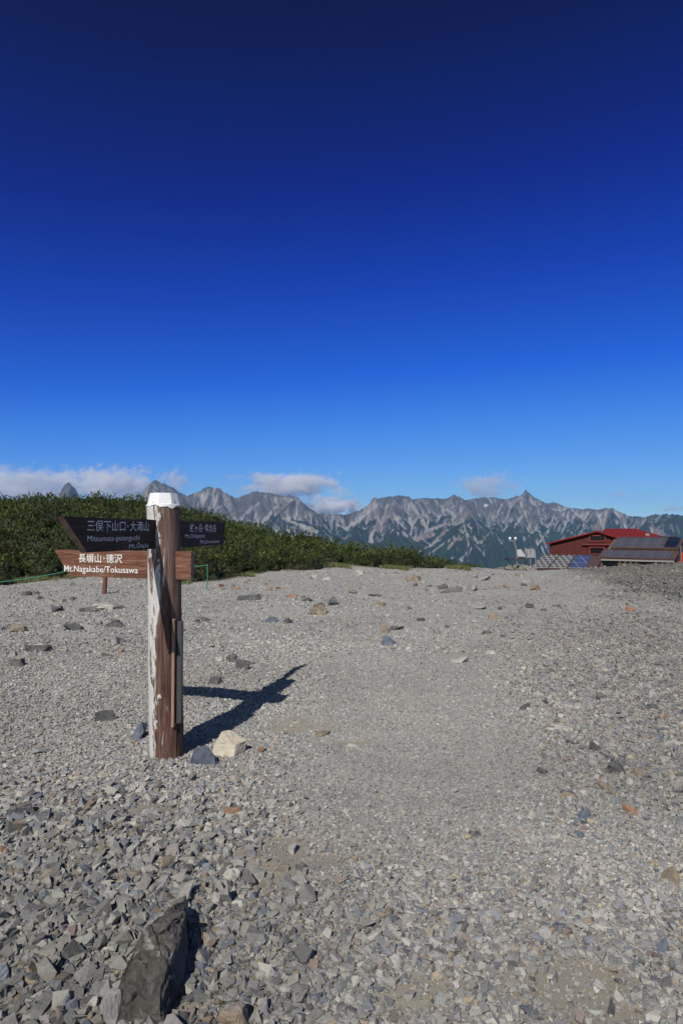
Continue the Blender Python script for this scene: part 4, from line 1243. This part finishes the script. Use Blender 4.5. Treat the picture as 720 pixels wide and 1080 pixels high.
def plank(name, p, q, z0, z1, thick, cut, mat, endmat, label, ragged=0.0, cut_at='p'):
    """a board from p to q (plan points), between heights z0 and z1; face is on the camera side; the end at p is cut on the slant"""
    p = Vector((p[0], p[1])); q = Vector((q[0], q[1]))
    d = (q - p); L = d.length; d /= L
    rz = math.atan2(d.y, d.x)
    # local: x along board from p, y away from the reader (thickness), z up
    H = z1 - z0
    nx, nz = 40, 10
    bm = bmesh.new()
    rows = []
    for side in (0, 1):
        grid = []
        for i in range(nx + 1):
            col = []
            for j in range(nz + 1):
                t_ = j / nz
                x0 = cut * (1 - t_) if cut_at == 'p' else 0.0
                x1 = L - (cut * (1 - t_) if cut_at == 'q' else 0.0)
                x = x0 + (x1 - x0) * i / nx
                z = z0 + H * t_
                e = 0.0025 * float(perlin(np.array(x * 9.0), np.array(z * 60.0), 5)) + ragged * float(perlin(np.array(x * 14.0), np.array(z * 33.0), 15)) * (1 if i in (0, nx) else 0)
                if j in (0, nz): z += 0.003 * float(perlin(np.array(x * 7.0), np.array(j * 3.1), 25))
                col.append(bm.verts.new((x + (e if i in (0, nx) else 0), (thick if side else 0) + (0.6 * e), z)))
            grid.append(col)
        rows.append(grid)
    f, b = rows
    for i in range(nx):
        for j in range(nz):
            bm.faces.new((f[i][j], f[i + 1][j], f[i + 1][j + 1], f[i][j + 1]))
            bm.faces.new((b[i][j], b[i][j + 1], b[i + 1][j + 1], b[i + 1][j]))
        bm.faces.new((f[i][nz], f[i + 1][nz], b[i + 1][nz], b[i][nz]))
        bm.faces.new((f[i][0], b[i][0], b[i + 1][0], f[i + 1][0]))
    ends = []
    for j in range(nz):
        ends.append(bm.faces.new((f[0][j], f[0][j + 1], b[0][j + 1], b[0][j])))
        ends.append(bm.faces.new((f[nx][j], b[nx][j], b[nx][j + 1], f[nx][j + 1])))
    for e in ends: e.material_index = 1
    bmesh.ops.recalc_face_normals(bm, faces=bm.faces)
    me = bpy.data.meshes.new(name); bm.to_mesh(me); bm.free()
    me.materials.append(mat); me.materials.append(endmat)
    o = link(name, me, sign, (p.x - P0.x, p.y - P0.y, 0), (0, 0, rz))
    if label: o['label'] = label
    return o, L

def letters(board, txt, x, z, w, h, mat, bold=0.0):
    o = link("lettering", text_mesh("lettering", txt, w, h, mat, bold), board, (x, -0.0045, z))
    return o

def rel(z): return z - P0.z

# plan line of the two upper boards
SL = 0.197
def ul(d): return (-1.53 + SL * (d - 3.5) + (P0.x + 1.26), d + (P0.y - 4.67))
def ulx(px):
    """distance along the upper left board (from its outer end) of photograph column px"""
    k = (px - 360) / FPX; a0 = -1.53 - SL * 3.5 + P0.x + 1.26
    # X = a0 + .165 (Y - dy), X = k Y
    dy = P0.y - 4.67
    Y = (a0 - SL * dy) / (k - SL)
    return Y
d0, d1 = 3.50, 4.67
zt, zb = EYE + 12.0 / FPX * 4.55, EYE - 19.0 / FPX * 4.55
o, L = plank("board", ul(d0), ul(d1), rel(zb), rel(zt), 0.042, 0.235, DARK_M, END_M, 'dark plank with slanted end and faded three line inscription')
sc = math.hypot(1, SL)
def ux(px): return (ulx(px) - (P0.y - 4.67) - d0) * sc
Hb = rel(zt) - rel(zb)
letters(o, "三俣下山口･大滝山", ux(91.5), rel(zb) + 0.125, ux(156.5) - ux(91.5), 0.068, FADED_M, 0.005)
letters(o, "Mitsumata-gezanguchi", ux(92), rel(zb) + 0.055, ux(147) - ux(92), 0.044, FADED_M, 0.0)
letters(o, "Mt.Ōtaki", ux(136), rel(zb) + 0.012, ux(156) - ux(136), 0.038, FADED_M, 0.0)

e0, e1 = 4.67, 5.88
o, L = plank("board", ul(e0), ul(e1), rel(zb), rel(zt), 0.042, 0.05, DARK_M, END_M, 'dark plank pointing away with worn faint lettering', 0.02, 'q')
def vx(px): return (ulx(px) - (P0.y - 4.67) - e0) * sc
letters(o, "蝶ヶ岳･常念岳", vx(200), rel(zb) + 0.118, vx(227.5) - vx(200), 0.068, FADED_M, 0.005)
letters(o, "Mt.Chōgatake", vx(195), rel(zb) + 0.062, vx(216) - vx(195), 0.042, FADED_M, 0.0)
letters(o, "Mt.Jōnendake", vx(211), rel(zb) + 0.012, vx(231) - vx(211), 0.040, FADED_M, 0.0)

# the lower board passes through the post
pl = (pt(54, 577, 4.98).x, 4.98 + (P0.y - 4.67)); pr = (pt(199.5, 577, 4.56).x, 4.56 + (P0.y - 4.67))
zlt, zlb = EYE - 21.5 / FPX * 4.62, EYE - 51.5 / FPX * 4.62
o, L = plank("board", pl, pr, rel(zlb), rel(zlt), 0.045, 0.155, RED_M, END_M, 'sunlit reddish brown plank through the post with white lettering')
def lx(px):
    k = (px - 360) / FPX
    dx, dy = pr[0] - pl[0], pr[1] - pl[1]
    t_ = (k * pl[1] - pl[0]) / (dx - k * dy)
    return t_ * L
letters(o, "長塀山･徳沢", lx(84), rel(zlb) + 0.108, lx(130) - lx(84), 0.068, WHITE_M, 0.008)
letters(o, "Mt.Nagakabe/Tokusawa", lx(69), rel(zlb) + 0.022, lx(146.5) - lx(69), 0.062, WHITE_M, 0.006)

def bar_mesh(name, lo, hi, mat, bev=0.003):
    me = box_mesh(name, lo, hi)
    bm = bmesh.new(); bm.from_mesh(me)
    bmesh.ops.bevel(bm, geom=list(bm.edges), offset=bev, segments=1, affect='EDGES')
    bm.to_mesh(me); bm.free()
    me.materials.append(mat)
    return me
kz = P0.y / FPX
zs0, zs1 = EYE + (HOR - 757) * kz - P0.z, EYE + (HOR - 653) * kz - P0.z
link("batten", bar_mesh("batten", (0.062, -0.128, zs0 - 0.02), (0.082, -0.085, zs1 + 0.02), BATTEN_M), sign)
link("metal_strip", bar_mesh("metal_strip", (0.092, -0.10, zs0), (0.128, -0.055, zs1), STRIP_M), sign)

# little brown stake and the green rope fence behind the signpost
sp = at(111, 626)
bm = bmesh.new()
sh = EYE + (HOR - 596) / FPX * sp.y - sp.z
bmesh.ops.create_cone(bm, cap_ends=True, segments=14, radius1=0.062, radius2=0.055, depth=sh + 0.1, matrix=Matrix.Translation((0, 0, sh / 2 - 0.05)))
bmesh.ops.bevel(bm, geom=[e for e in bm.edges if all(v.co.z > sh - 0.02 for v in e.verts)], offset=0.012, segments=2, affect='EDGES')
me = bpy.data.meshes.new("stake"); bm.to_mesh(me); bm.free(); me.materials.append(RED_M)
tag(link("stake", me, None, sp, (0, R(3), 0)), 'short brown wooden stake in the gravel behind the lower signboard', 'stake')

def tube(name, pts, rad, mat, seg=8):
    cu = bpy.data.curves.new(name, 'CURVE'); cu.dimensions = '3D'; cu.bevel_depth = rad; cu.bevel_resolution = 2; cu.resolution_u = 4
    s = cu.splines.new('POLY'); s.points.add(len(pts) - 1)
    for p, c in zip(s.points, pts): p.co = (*c, 1)
    tmp = bpy.data.objects.new(name, cu); COL.objects.link(tmp)
    bpy.context.view_layer.update()
    me = bpy.data.meshes.new_from_object(tmp.evaluated_get(bpy.context.evaluated_depsgraph_get()))
    bpy.data.objects.remove(tmp); bpy.data.curves.remove(cu)
    me.materials.clear(); me.materials.append(mat)
    for p in me.polygons: p.use_smooth = True
    return me
ROPE_M = flat_paint("green_rope_fibre", (0.05, 0.22, 0.14), 0.8, 0.4)
def sag(a, b, s, n=14):
    return [a.lerp(b, i / n) - Vector((0, 0, s * 4 * (i / n) * (1 - i / n))) for i in range(n + 1)]
r0, r1, r2 = pt(-60, 617, 17.6), pt(90, 598, 18.0), pt(219, 596, 17.6)
tag(link("rope", tube("rope", sag(r0, r1, 0.12) + sag(r1, r2, 0.10)[1:], 0.013, ROPE_M)), 'thin green rope strung low along the foot of the scrub', 'rope')
gp = at(220, 616)
pole_top = r2 + Vector((0, 0, 0.04))
base = Vector((pole_top.x - 0.02, pole_top.y, float(ground_h(np.array([pole_top.x]), np.array([pole_top.y]))[0]) - 0.1))
tag(link("rope_stake", tube("rope_stake", [base, base.lerp(pole_top, 0.5) + Vector((0.02, 0, 0)), pole_top], 0.016, ROPE_M)), 'thin green stake holding the rope end right of the signboard stub', 'stake')

# ---------------------------------------------------------------- the mountain hut below the crest
def metal_sheet(name, col, ribs=None, rough=0.45, dirt=0.35):
    t = NT(name)
    co = t.coord('Object')
    n = t.noise(co, 1.2, 5, 0.6)
    c = t.mix(t.ramp(n, [(0.3, 0.0), (0.7, 1.0)]), tuple(v * (1 - dirt) for v in col), col)
    nrm = None
    if ribs:
        w = t.n("ShaderNodeTexWave", {'Vector': co, 'Scale': ribs}, wave_type='BANDS', bands_direction='X', wave_profile='SIN').outputs[1]
        nrm = t.bump(w, 0.6, 0.04)
    t.bsdf(c, rough, nrm, spec=0.2)
    return t.m
def board_wall(name, col, scale=5.0, axis='X', dirt=0.4):
    t = NT(name)
    co = t.coord('Object')
    w = t.n("ShaderNodeTexWave", {'Vector': co, 'Scale': scale}, wave_type='BANDS', bands_direction=axis, wave_profile='SAW').outputs[1]
    n = t.noise(co, 2.5, 5, 0.65)
    c = t.mix(t.ramp(n, [(0.3, 0.0), (0.7, 1.0)]), tuple(v * (1 - dirt) for v in col), col)
    c = t.mix(1.0, c, t.ramp(w, [(0.0, 0.45), (0.12, 1.0)]), 'MULTIPLY')
    t.bsdf(c, 0.75, t.bump(w, 0.5, 0.03), spec=0.25)
    return t.m
def panel_glass(name, col, cell=1.0, line=(0.30, 0.31, 0.33), gap=0.03, rowk=1.55):
    t = NT(name)
    co = t.coord('Object')
    br = t.n("ShaderNodeTexBrick", {'Vector': co, 'Color1': (*col, 1), 'Color2': (*(v * 0.8 for v in col), 1), 'Mortar': (*line, 1), 'Scale': 1.0,
                                    'Mortar Size': gap, 'Brick Width': cell, 'Row Height': cell * rowk}, offset=0.0).outputs[0]
    t.bsdf(br, 0.22, spec=0.5)
    return t.m

RED_WALL = board_wall("red_board_wall", (0.12, 0.030, 0.024), 3.2, 'Z')
RED_ROOF = metal_sheet("red_metal_roof", (0.20, 0.020, 0.008), 1.1, 0.7, 0.25)
OLD_ROOF = metal_sheet("rusty_brown_roof", (0.11, 0.066, 0.056), 1.2, 0.6, 0.4)
DARK_WIN = flat_paint("dark_window_glass", (0.012, 0.013, 0.015), 0.12, 0.3)
TRIM_RED = flat_paint("red_trim", (0.20, 0.035, 0.028), 0.6, 0.3)
GREY_WOOD = board_wall("grey_plank_wall", (0.17, 0.145, 0.12), 2.4, 'X', 0.5)
BROWN_WOOD = board_wall("brown_plank_gable", (0.16, 0.088, 0.066), 3.0, 'X', 0.4)
SOLAR = panel_glass("grey_solar_glass", (0.078, 0.078, 0.098), 0.5, (0.13, 0.13, 0.145), 0.02)
SOLAR_DARK = panel_glass("dark_blue_solar_glass", (0.012, 0.016, 0.035), 0.95, (0.05, 0.055, 0.07))
SOLAR_BLUE = panel_glass("blue_solar_glass", (0.06, 0.085, 0.15), 0.8, (0.24, 0.25, 0.27))
LATTICE = panel_glass("pale_framed_panel", (0.11, 0.11, 0.065), 0.42, (0.36, 0.345, 0.315), 0.05, 1.3)
STEEL = flat_paint("grey_steel", (0.25, 0.25, 0.26), 0.5, 0.3)
WHITE_P = flat_paint("white_enamel", (0.72, 0.72, 0.72), 0.4, 0.1)
PALE_P = flat_paint("pale_dusty_panel", (0.38, 0.39, 0.40), 0.5, 0.3)
STONE_WALL = stone_material("dry_stone_wall", 3.0, False, ((0.12, 0.115, 0.10), (0.26, 0.25, 0.22)))
RED_CLOTH = flat_paint("bright_red_cloth", (0.55, 0.02, 0.02), 0.8, 0.15)

def poly_mesh(name, verts, faces, mat):
    me = bpy.data.meshes.new(name)
    me.from_pydata([tuple(v) for v in verts], [], faces)
    bm = bmesh.new(); bm.from_mesh(me); bmesh.ops.recalc_face_normals(bm, faces=bm.faces); bm.to_mesh(me); bm.free()
    me.materials.append(mat)
    return me

def slab_mesh(name, quad, thick, mat):
    """sloping slab: quad of four corners (counter clockwise from above), given thickness downwards along its normal"""
    q = [Vector(v) for v in quad]
    n = (q[1] - q[0]).cross(q[3] - q[0]).normalized()
    if n.z < 0: n = -n
    lo = [v - n * thick for v in q]
    return poly_mesh(name, q + lo, [(0, 1, 2, 3), (7, 6, 5, 4), (0, 4, 5, 1), (1, 5, 6, 2), (2, 6, 7, 3), (3, 7, 4, 0)], mat)

def panel_on(name, root, quad, thick, mat, lift=0.06, label=None):
    """a framed panel lying on a sloping plane; built in its own local frame so that its cells follow the slope"""
    q = [Vector(v) for v in quad]
    ex = (q[1] - q[0]).normalized(); ey0 = (q[3] - q[0])
    n = ex.cross(ey0).normalized()
    if n.z < 0: n = -n
    ey = n.cross(ex)
    M = Matrix((ex, ey, n)).transposed()
    loc = [Vector(((v - q[0]).dot(ex), (v - q[0]).dot(ey), lift)) for v in q]
    lo = [v - Vector((0, 0, thick)) for v in loc]
    me = poly_mesh(name, loc + lo, [(0, 1, 2, 3), (7, 6, 5, 4), (0, 4, 5, 1), (1, 5, 6, 2), (2, 6, 7, 3), (3, 7, 4, 0)], mat)
    o = link(name, me, root)
    o.location = q[0]; o.rotation_euler = M.to_euler()
    if label: o['label'] = label
    return o

# ---- the red building: a gabled front wing and a main block behind it
HD = 62.0
hroot_p = pt(612, 598, HD)
TH = R(23)                      # the gable looks towards the crest, turned a little to the left
hut = tag(empty("mountain_hut", (hroot_p.x, hroot_p.y, hroot_p.z - 2.0), TH * -1), 'red boarded mountain hut with bright red roof and dark gable windows', 'hut')
bz = hroot_p.z - 2.0
def hz(row, d=HD): return EYE + (HOR - row) / FPX * d - bz
kx = HD / FPX
W0, W1, WA = (580.5 - 612) * kx, (644 - 612) * kx, (628 - 612) * kx
ze, za, ze1 = hz(574), hz(561.5), hz(567)
DEP = 9.0
wall = poly_mesh("wall", [(W0, 0, 0), (W1, 0, 0), (W1, 0, ze1), (WA, 0, za), (W0, 0, ze), (W0, DEP, 0), (W1, DEP, 0), (W1, DEP, ze1), (WA, DEP, za), (W0, DEP, ze)],
                 [(0, 1, 2, 3, 4), (9, 8, 7, 6, 5), (0, 4, 9, 5), (1, 6, 7, 2), (4, 3, 8, 9), (3, 2, 7, 8)], RED_WALL)
link("wall", wall, hut)
ov = 0.35
sl0 = (za - ze) / (WA - W0); sl1 = (ze1 - za) / (W1 - WA)
a = (W0 - ov, -ov, ze - sl0 * ov + 0.16); b = (WA, -ov, za + 0.16); c = (W1 + ov, -ov, ze1 + sl1 * ov + 0.16)
rb = DEP + ov
r_ = poly_mesh("roof", [a, b, c, (a[0], rb, a[2]), (b[0], rb, b[2]), (c[0], rb, c[2])] + [(v[0], y_, v[2] - 0.13) for y_ in (-ov, rb) for v in (a, b, c)],
               [(0, 1, 4, 3), (1, 2, 5, 4), (0, 6, 7, 1), (1, 7, 8, 2), (3, 4, 10, 9), (4, 5, 11, 10), (6, 9, 10, 7), (7, 10, 11, 8), (0, 3, 9, 6), (2, 8, 11, 5)], RED_ROOF)
link("roof", r_, hut)
for nm, (y0, y1, x0, x1) in {"upper": (565.2, 570, 621, 635), "lower": (577.5, 583.5, 621, 634)}.items():
    X0, X1 = (x0 - 612) * kx, (x1 - 612) * kx
    f = link("window", box_mesh("window", (X0, -0.04, hz(y1)), (X1, 0.02, hz(y0)), [DARK_WIN]), hut)
    mm = (X0 + X1) / 2
    fr = []
    for lo, hi in (((X0 - 0.1, -0.10, hz(y1) - 0.1), (X1 + 0.1, -0.045, hz(y1))), ((X0 - 0.1, -0.10, hz(y0)), (X1 + 0.1, -0.045, hz(y0) + 0.1)), ((X0 - 0.1, -0.10, hz(y1)), (X0, -0.045, hz(y0))), ((X1, -0.10, hz(y1)), (X1 + 0.1, -0.045, hz(y0)))):
        fr.append((lo, hi))
    bm = bmesh.new()
    for lo, hi in fr:
        r = bmesh.ops.create_cube(bm, size=1.0)
        for v in r['verts']: v.co = Vector((lo[i] if v.co[i] < 0 else hi[i] for i in range(3)))
    me = bpy.data.meshes.new("frame"); bm.to_mesh(me); bm.free(); me.materials.append(TRIM_RED)
    link("frame", me, f)
link("ledge", box_mesh("ledge", ((613 - 612) * kx, -0.25, hz(574.8)), (W1 - 0.02, -0.003, hz(573.6)), [TRIM_RED]), hut)
# main block behind: hipped red roof
m0, m1 = (624 - 612) * kx, (683 - 612) * kx
y0, y1 = DEP - 4.0, DEP + 8.0
ymid = (y0 + y1) / 2
e_ = hz(566.3, HD + 6); rz_ = hz(557.6, HD + 12)
main = poly_mesh("main_block", [(m0 + .5, y0 + .5, 0), (m1 - .5, y0 + .5, 0), (m1 - .5, y1 - .5, 0), (m0 + .5, y1 - .5, 0), (m0 + .5, y0 + .5, e_ - .03), (m1 - .5, y0 + .5, e_ - .03), (m1 - .5, y1 - .5, e_ - .03), (m0 + .5, y1 - .5, e_ - .03)],
                 [(0, 1, 5, 4), (1, 2, 6, 5), (2, 3, 7, 6), (3, 0, 4, 7), (4, 5, 6, 7)], RED_WALL)
link("wall", main, hut)
rx0, rx1 = (634 - 612) * kx, (668 - 612) * kx
mr = poly_mesh("main_roof", [(m0, y0, e_), (m1 + 1.2, y0, e_), (m1 + 1.2, y1, e_), (m0, y1, e_), (rx0, ymid, rz_), (rx1, ymid, rz_)],
               [(0, 1, 5, 4), (1, 2, 5), (2, 3, 4, 5), (3, 0, 4), (3, 2, 1, 0)], RED_ROOF)
link("roof", mr, hut)
link("chimney", bar_mesh("chimney", ((676 - 612) * kx, y0 + 1.0, e_ - 0.2), ((680 - 612) * kx, y0 + 1.4, hz(562.5, HD + 4)), STEEL, 0.02), hut)

# ---- the annex on the right with solar panels on both roof slopes
AD = 52.0
c0 = pt(633, 587, AD)                   # left end of the lower eave
AT = R(-38)                             # turned so that the eave faces the path
Rz = Matrix.Rotation(AT, 3, 'Z')
ann = tag(empty("annex", (c0.x, c0.y, c0.z - 3.0), AT), 'low grey timber annex with solar panels covering both roof slopes', 'annex')
def aloc(v): return Vector(v)
EL = 5.15                               # eave length
def aw(v):                              # local -> picture, used while planning
    w = Rz @ Vector(v) + Vector((c0.x, c0.y, c0.z - 3.0)); return w
EZ = 3.0
low_in, low_z = 1.55, EZ + 0.55         # lower slope
up_y0, up_z0 = 1.65, EZ + 0.72
up_y1, up_z1 = 3.7, EZ + 1.50
sk = 0.25
link("roof", slab_mesh("roof", [(-0.25, -0.25, EZ - 0.06), (EL + 0.25, -0.25, EZ - 0.06), (EL + 0.25, low_in, low_z), (-0.25, low_in, low_z)], 0.10, OLD_ROOF), ann)
link("roof", slab_mesh("roof", [(0.3, up_y0 - 0.1, up_z0 - 0.04), (EL + 0.2, up_y0 - 0.1, up_z0 - 0.04), (EL + 0.2, up_y1, up_z1), (0.3, up_y1, up_z1)], 0.10, OLD_ROOF), ann)
link("roof", slab_mesh("roof", [(0.3, up_y1, up_z1), (EL + 0.2, up_y1, up_z1), (EL + 0.2, up_y1 + 2.8, up_z1 - 1.3), (0.3, up_y1 + 2.8, up_z1 - 1.3)], 0.10, OLD_ROOF), ann)
walls = poly_mesh("wall", [(0, 0, 0), (EL, 0, 0), (EL, 0, EZ - 0.14), (0, 0, EZ - 0.14), (0, 6.2, 0), (EL, 6.2, 0), (EL, 6.2, EZ + 0.1), (0, 6.2, EZ + 0.1), (0, up_y1, up_z1 - 0.14), (EL, up_y1, up_z1 - 0.14)],
                  [(0, 1, 2, 3), (5, 4, 7, 6), (0, 3, 8, 7, 4), (1, 5, 6, 9, 2), (3, 2, 9, 8), (8, 9, 6, 7)], GREY_WOOD)
link("wall", walls, ann)
gy = EL + 0.02
link("gable_board", poly_mesh("gable_board", [(gy, -0.1, 0), (gy + 0.06, -0.1, 0), (gy + 0.06, -0.1, EZ - 0.2), (gy, -0.1, EZ - 0.2), (gy, 6.0, 0), (gy + 0.06, 6.0, 0), (gy + 0.06, 6.0, EZ + 0.1), (gy, 6.0, EZ + 0.1), (gy, up_y1, up_z1 - 0.12), (gy + 0.06, up_y1, up_z1 - 0.12)],
     [(0, 1, 2, 3), (4, 7, 6, 5), (1, 5, 6, 9, 2), (0, 3, 8, 7, 4), (3, 2, 9, 8), (8, 9, 6, 7)], BROWN_WOOD), ann)
def on(slope, u0, u1, v0, v1):
    (ya, za_), (yb, zb_) = ((-0.2, EZ - 0.05), (low_in, low_z)) if slope == 'low' else ((up_y0, up_z0 - 0.02), (up_y1, up_z1))
    f = lambda v: (ya + (yb - ya) * v, za_ + (zb_ - za_) * v)
    (p0, q0), (p1, q1) = f(v0), f(v1)
    return [(u0, p0, q0), (u1, p0, q0), (u1, p1, q1), (u0, p1, q1)]
n = 5
for i in range(n):
    w = 4.85 / n
    panel_on("solar_panel", ann, on('low', 0.05 + i * w * 1.04, 0.05 + (i + 1) * w * 1.04 - 0.03, 0.03, 0.80), 0.04, SOLAR, 0.07)
for i in range(4):
    w = 3.75 / 4
    panel_on("solar_panel", ann, on('up', 0.4 + i * w, 0.4 + (i + 1) * w - 0.04, 0.03, 0.99), 0.04, SOLAR, 0.07)
panel_on("solar_panel", ann, on('up', 4.22, 5.2, 0.06, 0.95), 0.04, SOLAR_DARK, 0.07, 'dark blue solar panel at the right end of the upper roof')
for x0, x1 in ((0.12, 1.25), (2.9, 3.9), (4.25, 4.95)):
    f = link("window", box_mesh("window", (x0, -0.05, EZ - 1.0), (x1, 0.02, EZ - 0.42), [DARK_WIN]), ann)
for x0 in (1.45, 1.85, 2.25, 2.65, 4.08, 5.05):
    link("wall_post", bar_mesh("wall_post", (x0 - 0.06, -0.16, 0.0), (x0 + 0.06, -0.055, EZ - 0.2), GREY_WOOD, 0.01), ann)
link("fascia", box_mesh("fascia", (-0.2, -0.20, EZ - 0.30), (EL + 0.2, -0.14, EZ - 0.17), [flat_paint("grey_fascia", (0.30, 0.29, 0.28), 0.6, 0.3)]), ann)
link("vent_pipe", bar_mesh("vent_pipe", (3.4, up_y1 + 0.6, up_z1 - 0.6), (4.7, up_y1 + 0.8, up_z1 + 0.12), flat_paint("tarred_pipe", (0.03, 0.03, 0.032), 0.5, 0.3), 0.02), ann)

# ---- the low roof in front of the hut with framed panels
LD = 46.0
c1 = pt(556, 599.5, LD)
low = tag(empty("shed", (c1.x, c1.y, c1.z - 1.2), R(-6)), 'low shed roof of reddish sheet metal with pale lattice framed panels', 'shed')
SW = (627 - 557) * LD / FPX
quad = [(0, 0, 1.2), (SW, 0.0, 1.2), (SW + 1.3, 3.4, 2.02), (1.75, 3.4, 2.06)]
link("roof", slab_mesh("roof", quad, 0.08, OLD_ROOF), low)
link("wall", poly_mesh("wall", [(0.3, 0.3, 0), (SW - 0.1, 0.3, 0), (SW + 1.1, 3.3, 0), (1.9, 3.3, 0), (0.3, 0.3, 1.20), (SW - 0.1, 0.3, 1.20), (SW + 1.1, 3.3, 1.88), (1.9, 3.3, 1.9)],
     [(0, 1, 5, 4), (1, 2, 6, 5), (2, 3, 7, 6), (3, 0, 4, 7), (4, 5, 6, 7)], GREY_WOOD), low)
def lp(u, v):
    q = [Vector(t_) for t_ in quad]
    return (q[0].lerp(q[1], u)).lerp(q[3].lerp(q[2], u), v)
for u0, u1, m_, lab in ((0.02, 0.28, LATTICE, 'pale lattice framed panel'), (0.30, 0.55, LATTICE, 'pale lattice framed panel'), (0.575, 0.83, SOLAR_BLUE, 'blue solar panel')):
    panel_on("roof_panel", low, [lp(u0, 0.03), lp(u1, 0.03), lp(u1, 0.95), lp(u0, 0.95)], 0.04, m_, 0.06, lab)

# ---- weather mast with two white lamps, and the white box beside it
mp = pt(545, 592, 40.0)
mast = tag(empty("lamp_mast", (mp.x, mp.y, mp.z - 1.2)), 'thin steel mast carrying two round white floodlights against the mountains', 'lamp mast')
k4 = 40.0 / FPX
zm = lambda row: EYE + (HOR - row) * k4 - (mp.z - 1.2)
link("pole", tube("pole", [Vector((0, 0, 0)), Vector((-0.05, 0, zm(580))), Vector((-0.22, 0, zm(570)))], 0.035, STEEL), mast)
link("crossbar", tube("crossbar", [Vector((-0.52, 0, zm(570.5))), Vector((-0.05, 0, zm(570.5)))], 0.03, STEEL), mast)
for dxx in (-0.46, -0.12):
    bm = bmesh.new()
    bmesh.ops.create_uvsphere(bm, u_segments=20, v_segments=12, radius=0.09)
    for v in bm.verts:
        v.co.y *= 0.7
    me = bpy.data.meshes.new("floodlight"); bm.to_mesh(me); bm.free(); me.materials.append(WHITE_P)
    for p_ in me.polygons: p_.use_smooth = True
    l_ = link("floodlight", me, mast, (dxx, -0.02, zm(567.8)))
    link("bracket", tube("bracket", [Vector((0, 0.02, -0.17)), Vector((0, 0.02, -0.06))], 0.02, STEEL), l_)
bp = pt(551, 592, 40.4)
rack = tag(empty("equipment_rack", (bp.x, bp.y, bp.z - 0.8)), 'grey steel rack with a slanted white panel beside the lamp mast', 'rack')
zr = lambda row: EYE + (HOR - row) * 40.4 / FPX - (bp.z - 0.8)
link("white_panel", slab_mesh("white_panel", [(-0.35, -0.1, zr(587)), (0.15, -0.1, zr(587)), (-0.05, 0.25, zr(579.5)), (-0.40, 0.25, zr(579.5))], 0.05, PALE_P), rack)
link("grey_panel", slab_mesh("grey_panel", [(0.2, -0.1, zr(588)), (0.75, -0.1, zr(588)), (0.75, 0.25, zr(579)), (0.2, 0.25, zr(579))], 0.05, STEEL), rack)
link("deck", box_mesh("deck", (-1.0, -0.5, zr(590.5)), (0.25, 0.6, zr(588.8)), [flat_paint("dark_deck", (0.05, 0.055, 0.06), 0.6, 0.3)]), rack)
for x_, y_, t_ in ((0.22, -0.08, 580), (0.72, -0.08, 580), (0.22, 0.4, 578), (0.72, 0.4, 578), (-0.9, 0.1, 590), (0.45, 0.0, 577)):
    link("leg", tube("leg", [Vector((x_ + (0.15 if x_ > 0.5 else 0), y_, -1.0)), Vector((x_, y_, zr(t_)))], 0.03, STEEL), rack)

# ---- dry stone wall along the rim in front of the shed
def stone_wall():
    rng = random.Random(44)
    allv, allf = [], []
    base = 0
    for i in range(150):
        u = rng.random()
        px = 522 + 42 * u
        h = rng.random() * (0.12 + 0.30 * math.sin(math.pi * min(1, max(0.05, u))))
        p = pt(px, 600, 33.0 + rng.uniform(-0.6, 0.6))
        zz = float(ground_h(np.array([p.x]), np.array([p.y]))[0]) + h
        tv, tf = CHUNKS[rng.randrange(len(CHUNKS))]
        s = rng.uniform(0.18, 0.36)
        e = Euler((rng.gauss(0, 0.3), rng.gauss(0, 0.3), rng.uniform(0, 6.28))).to_matrix()
        v = (np.array(e) @ (tv * s).T).T + np.array([p.x, p.y, zz])
        allv.append(v); allf.append(tf + base); base += len(v)
    me = mesh_np("stone_wall", np.concatenate(allv), np.concatenate(allf), [STONE_WALL], flat=True)
    tag(link("stone_wall", me), 'low heaped dry stone wall on the rim of the crest left of the shed', 'wall')
stone_wall()

# ---- red cloth at the far right, half out of the picture
fp = pt(717, 594, 47.0)
flag = tag(empty("hanging_cloth", (fp.x, fp.y, fp.z - 1.0)), 'bright red cloth hanging at the right end of the annex, cut by the frame', 'cloth')
link("pole", tube("pole", [Vector((0, 0, 0)), Vector((0, 0, 2.3))], 0.03, STEEL), flag)
n = 12
vv, ff = [], []
for i in range(n + 1):
    for j in range(2):
        for s_ in (0, 1):
            x_ = 0.04 + 0.55 * i / n
            vv.append((x_, 0.06 * math.sin(i * 0.9) + 0.015 * s_, 1.05 + 0.72 * j))
for i in range(n):
    b_ = i * 4
    ff += [(b_, b_ + 4, b_ + 6, b_ + 2), (b_ + 1, b_ + 3, b_ + 7, b_ + 5), (b_ + 2, b_ + 6, b_ + 7, b_ + 3), (b_, b_ + 1, b_ + 5, b_ + 4)]
ff += [(0, 2, 3, 1), (n * 4, n * 4 + 1, n * 4 + 3, n * 4 + 2)]
link("cloth", poly_mesh("cloth", vv, ff, RED_CLOTH), flag)
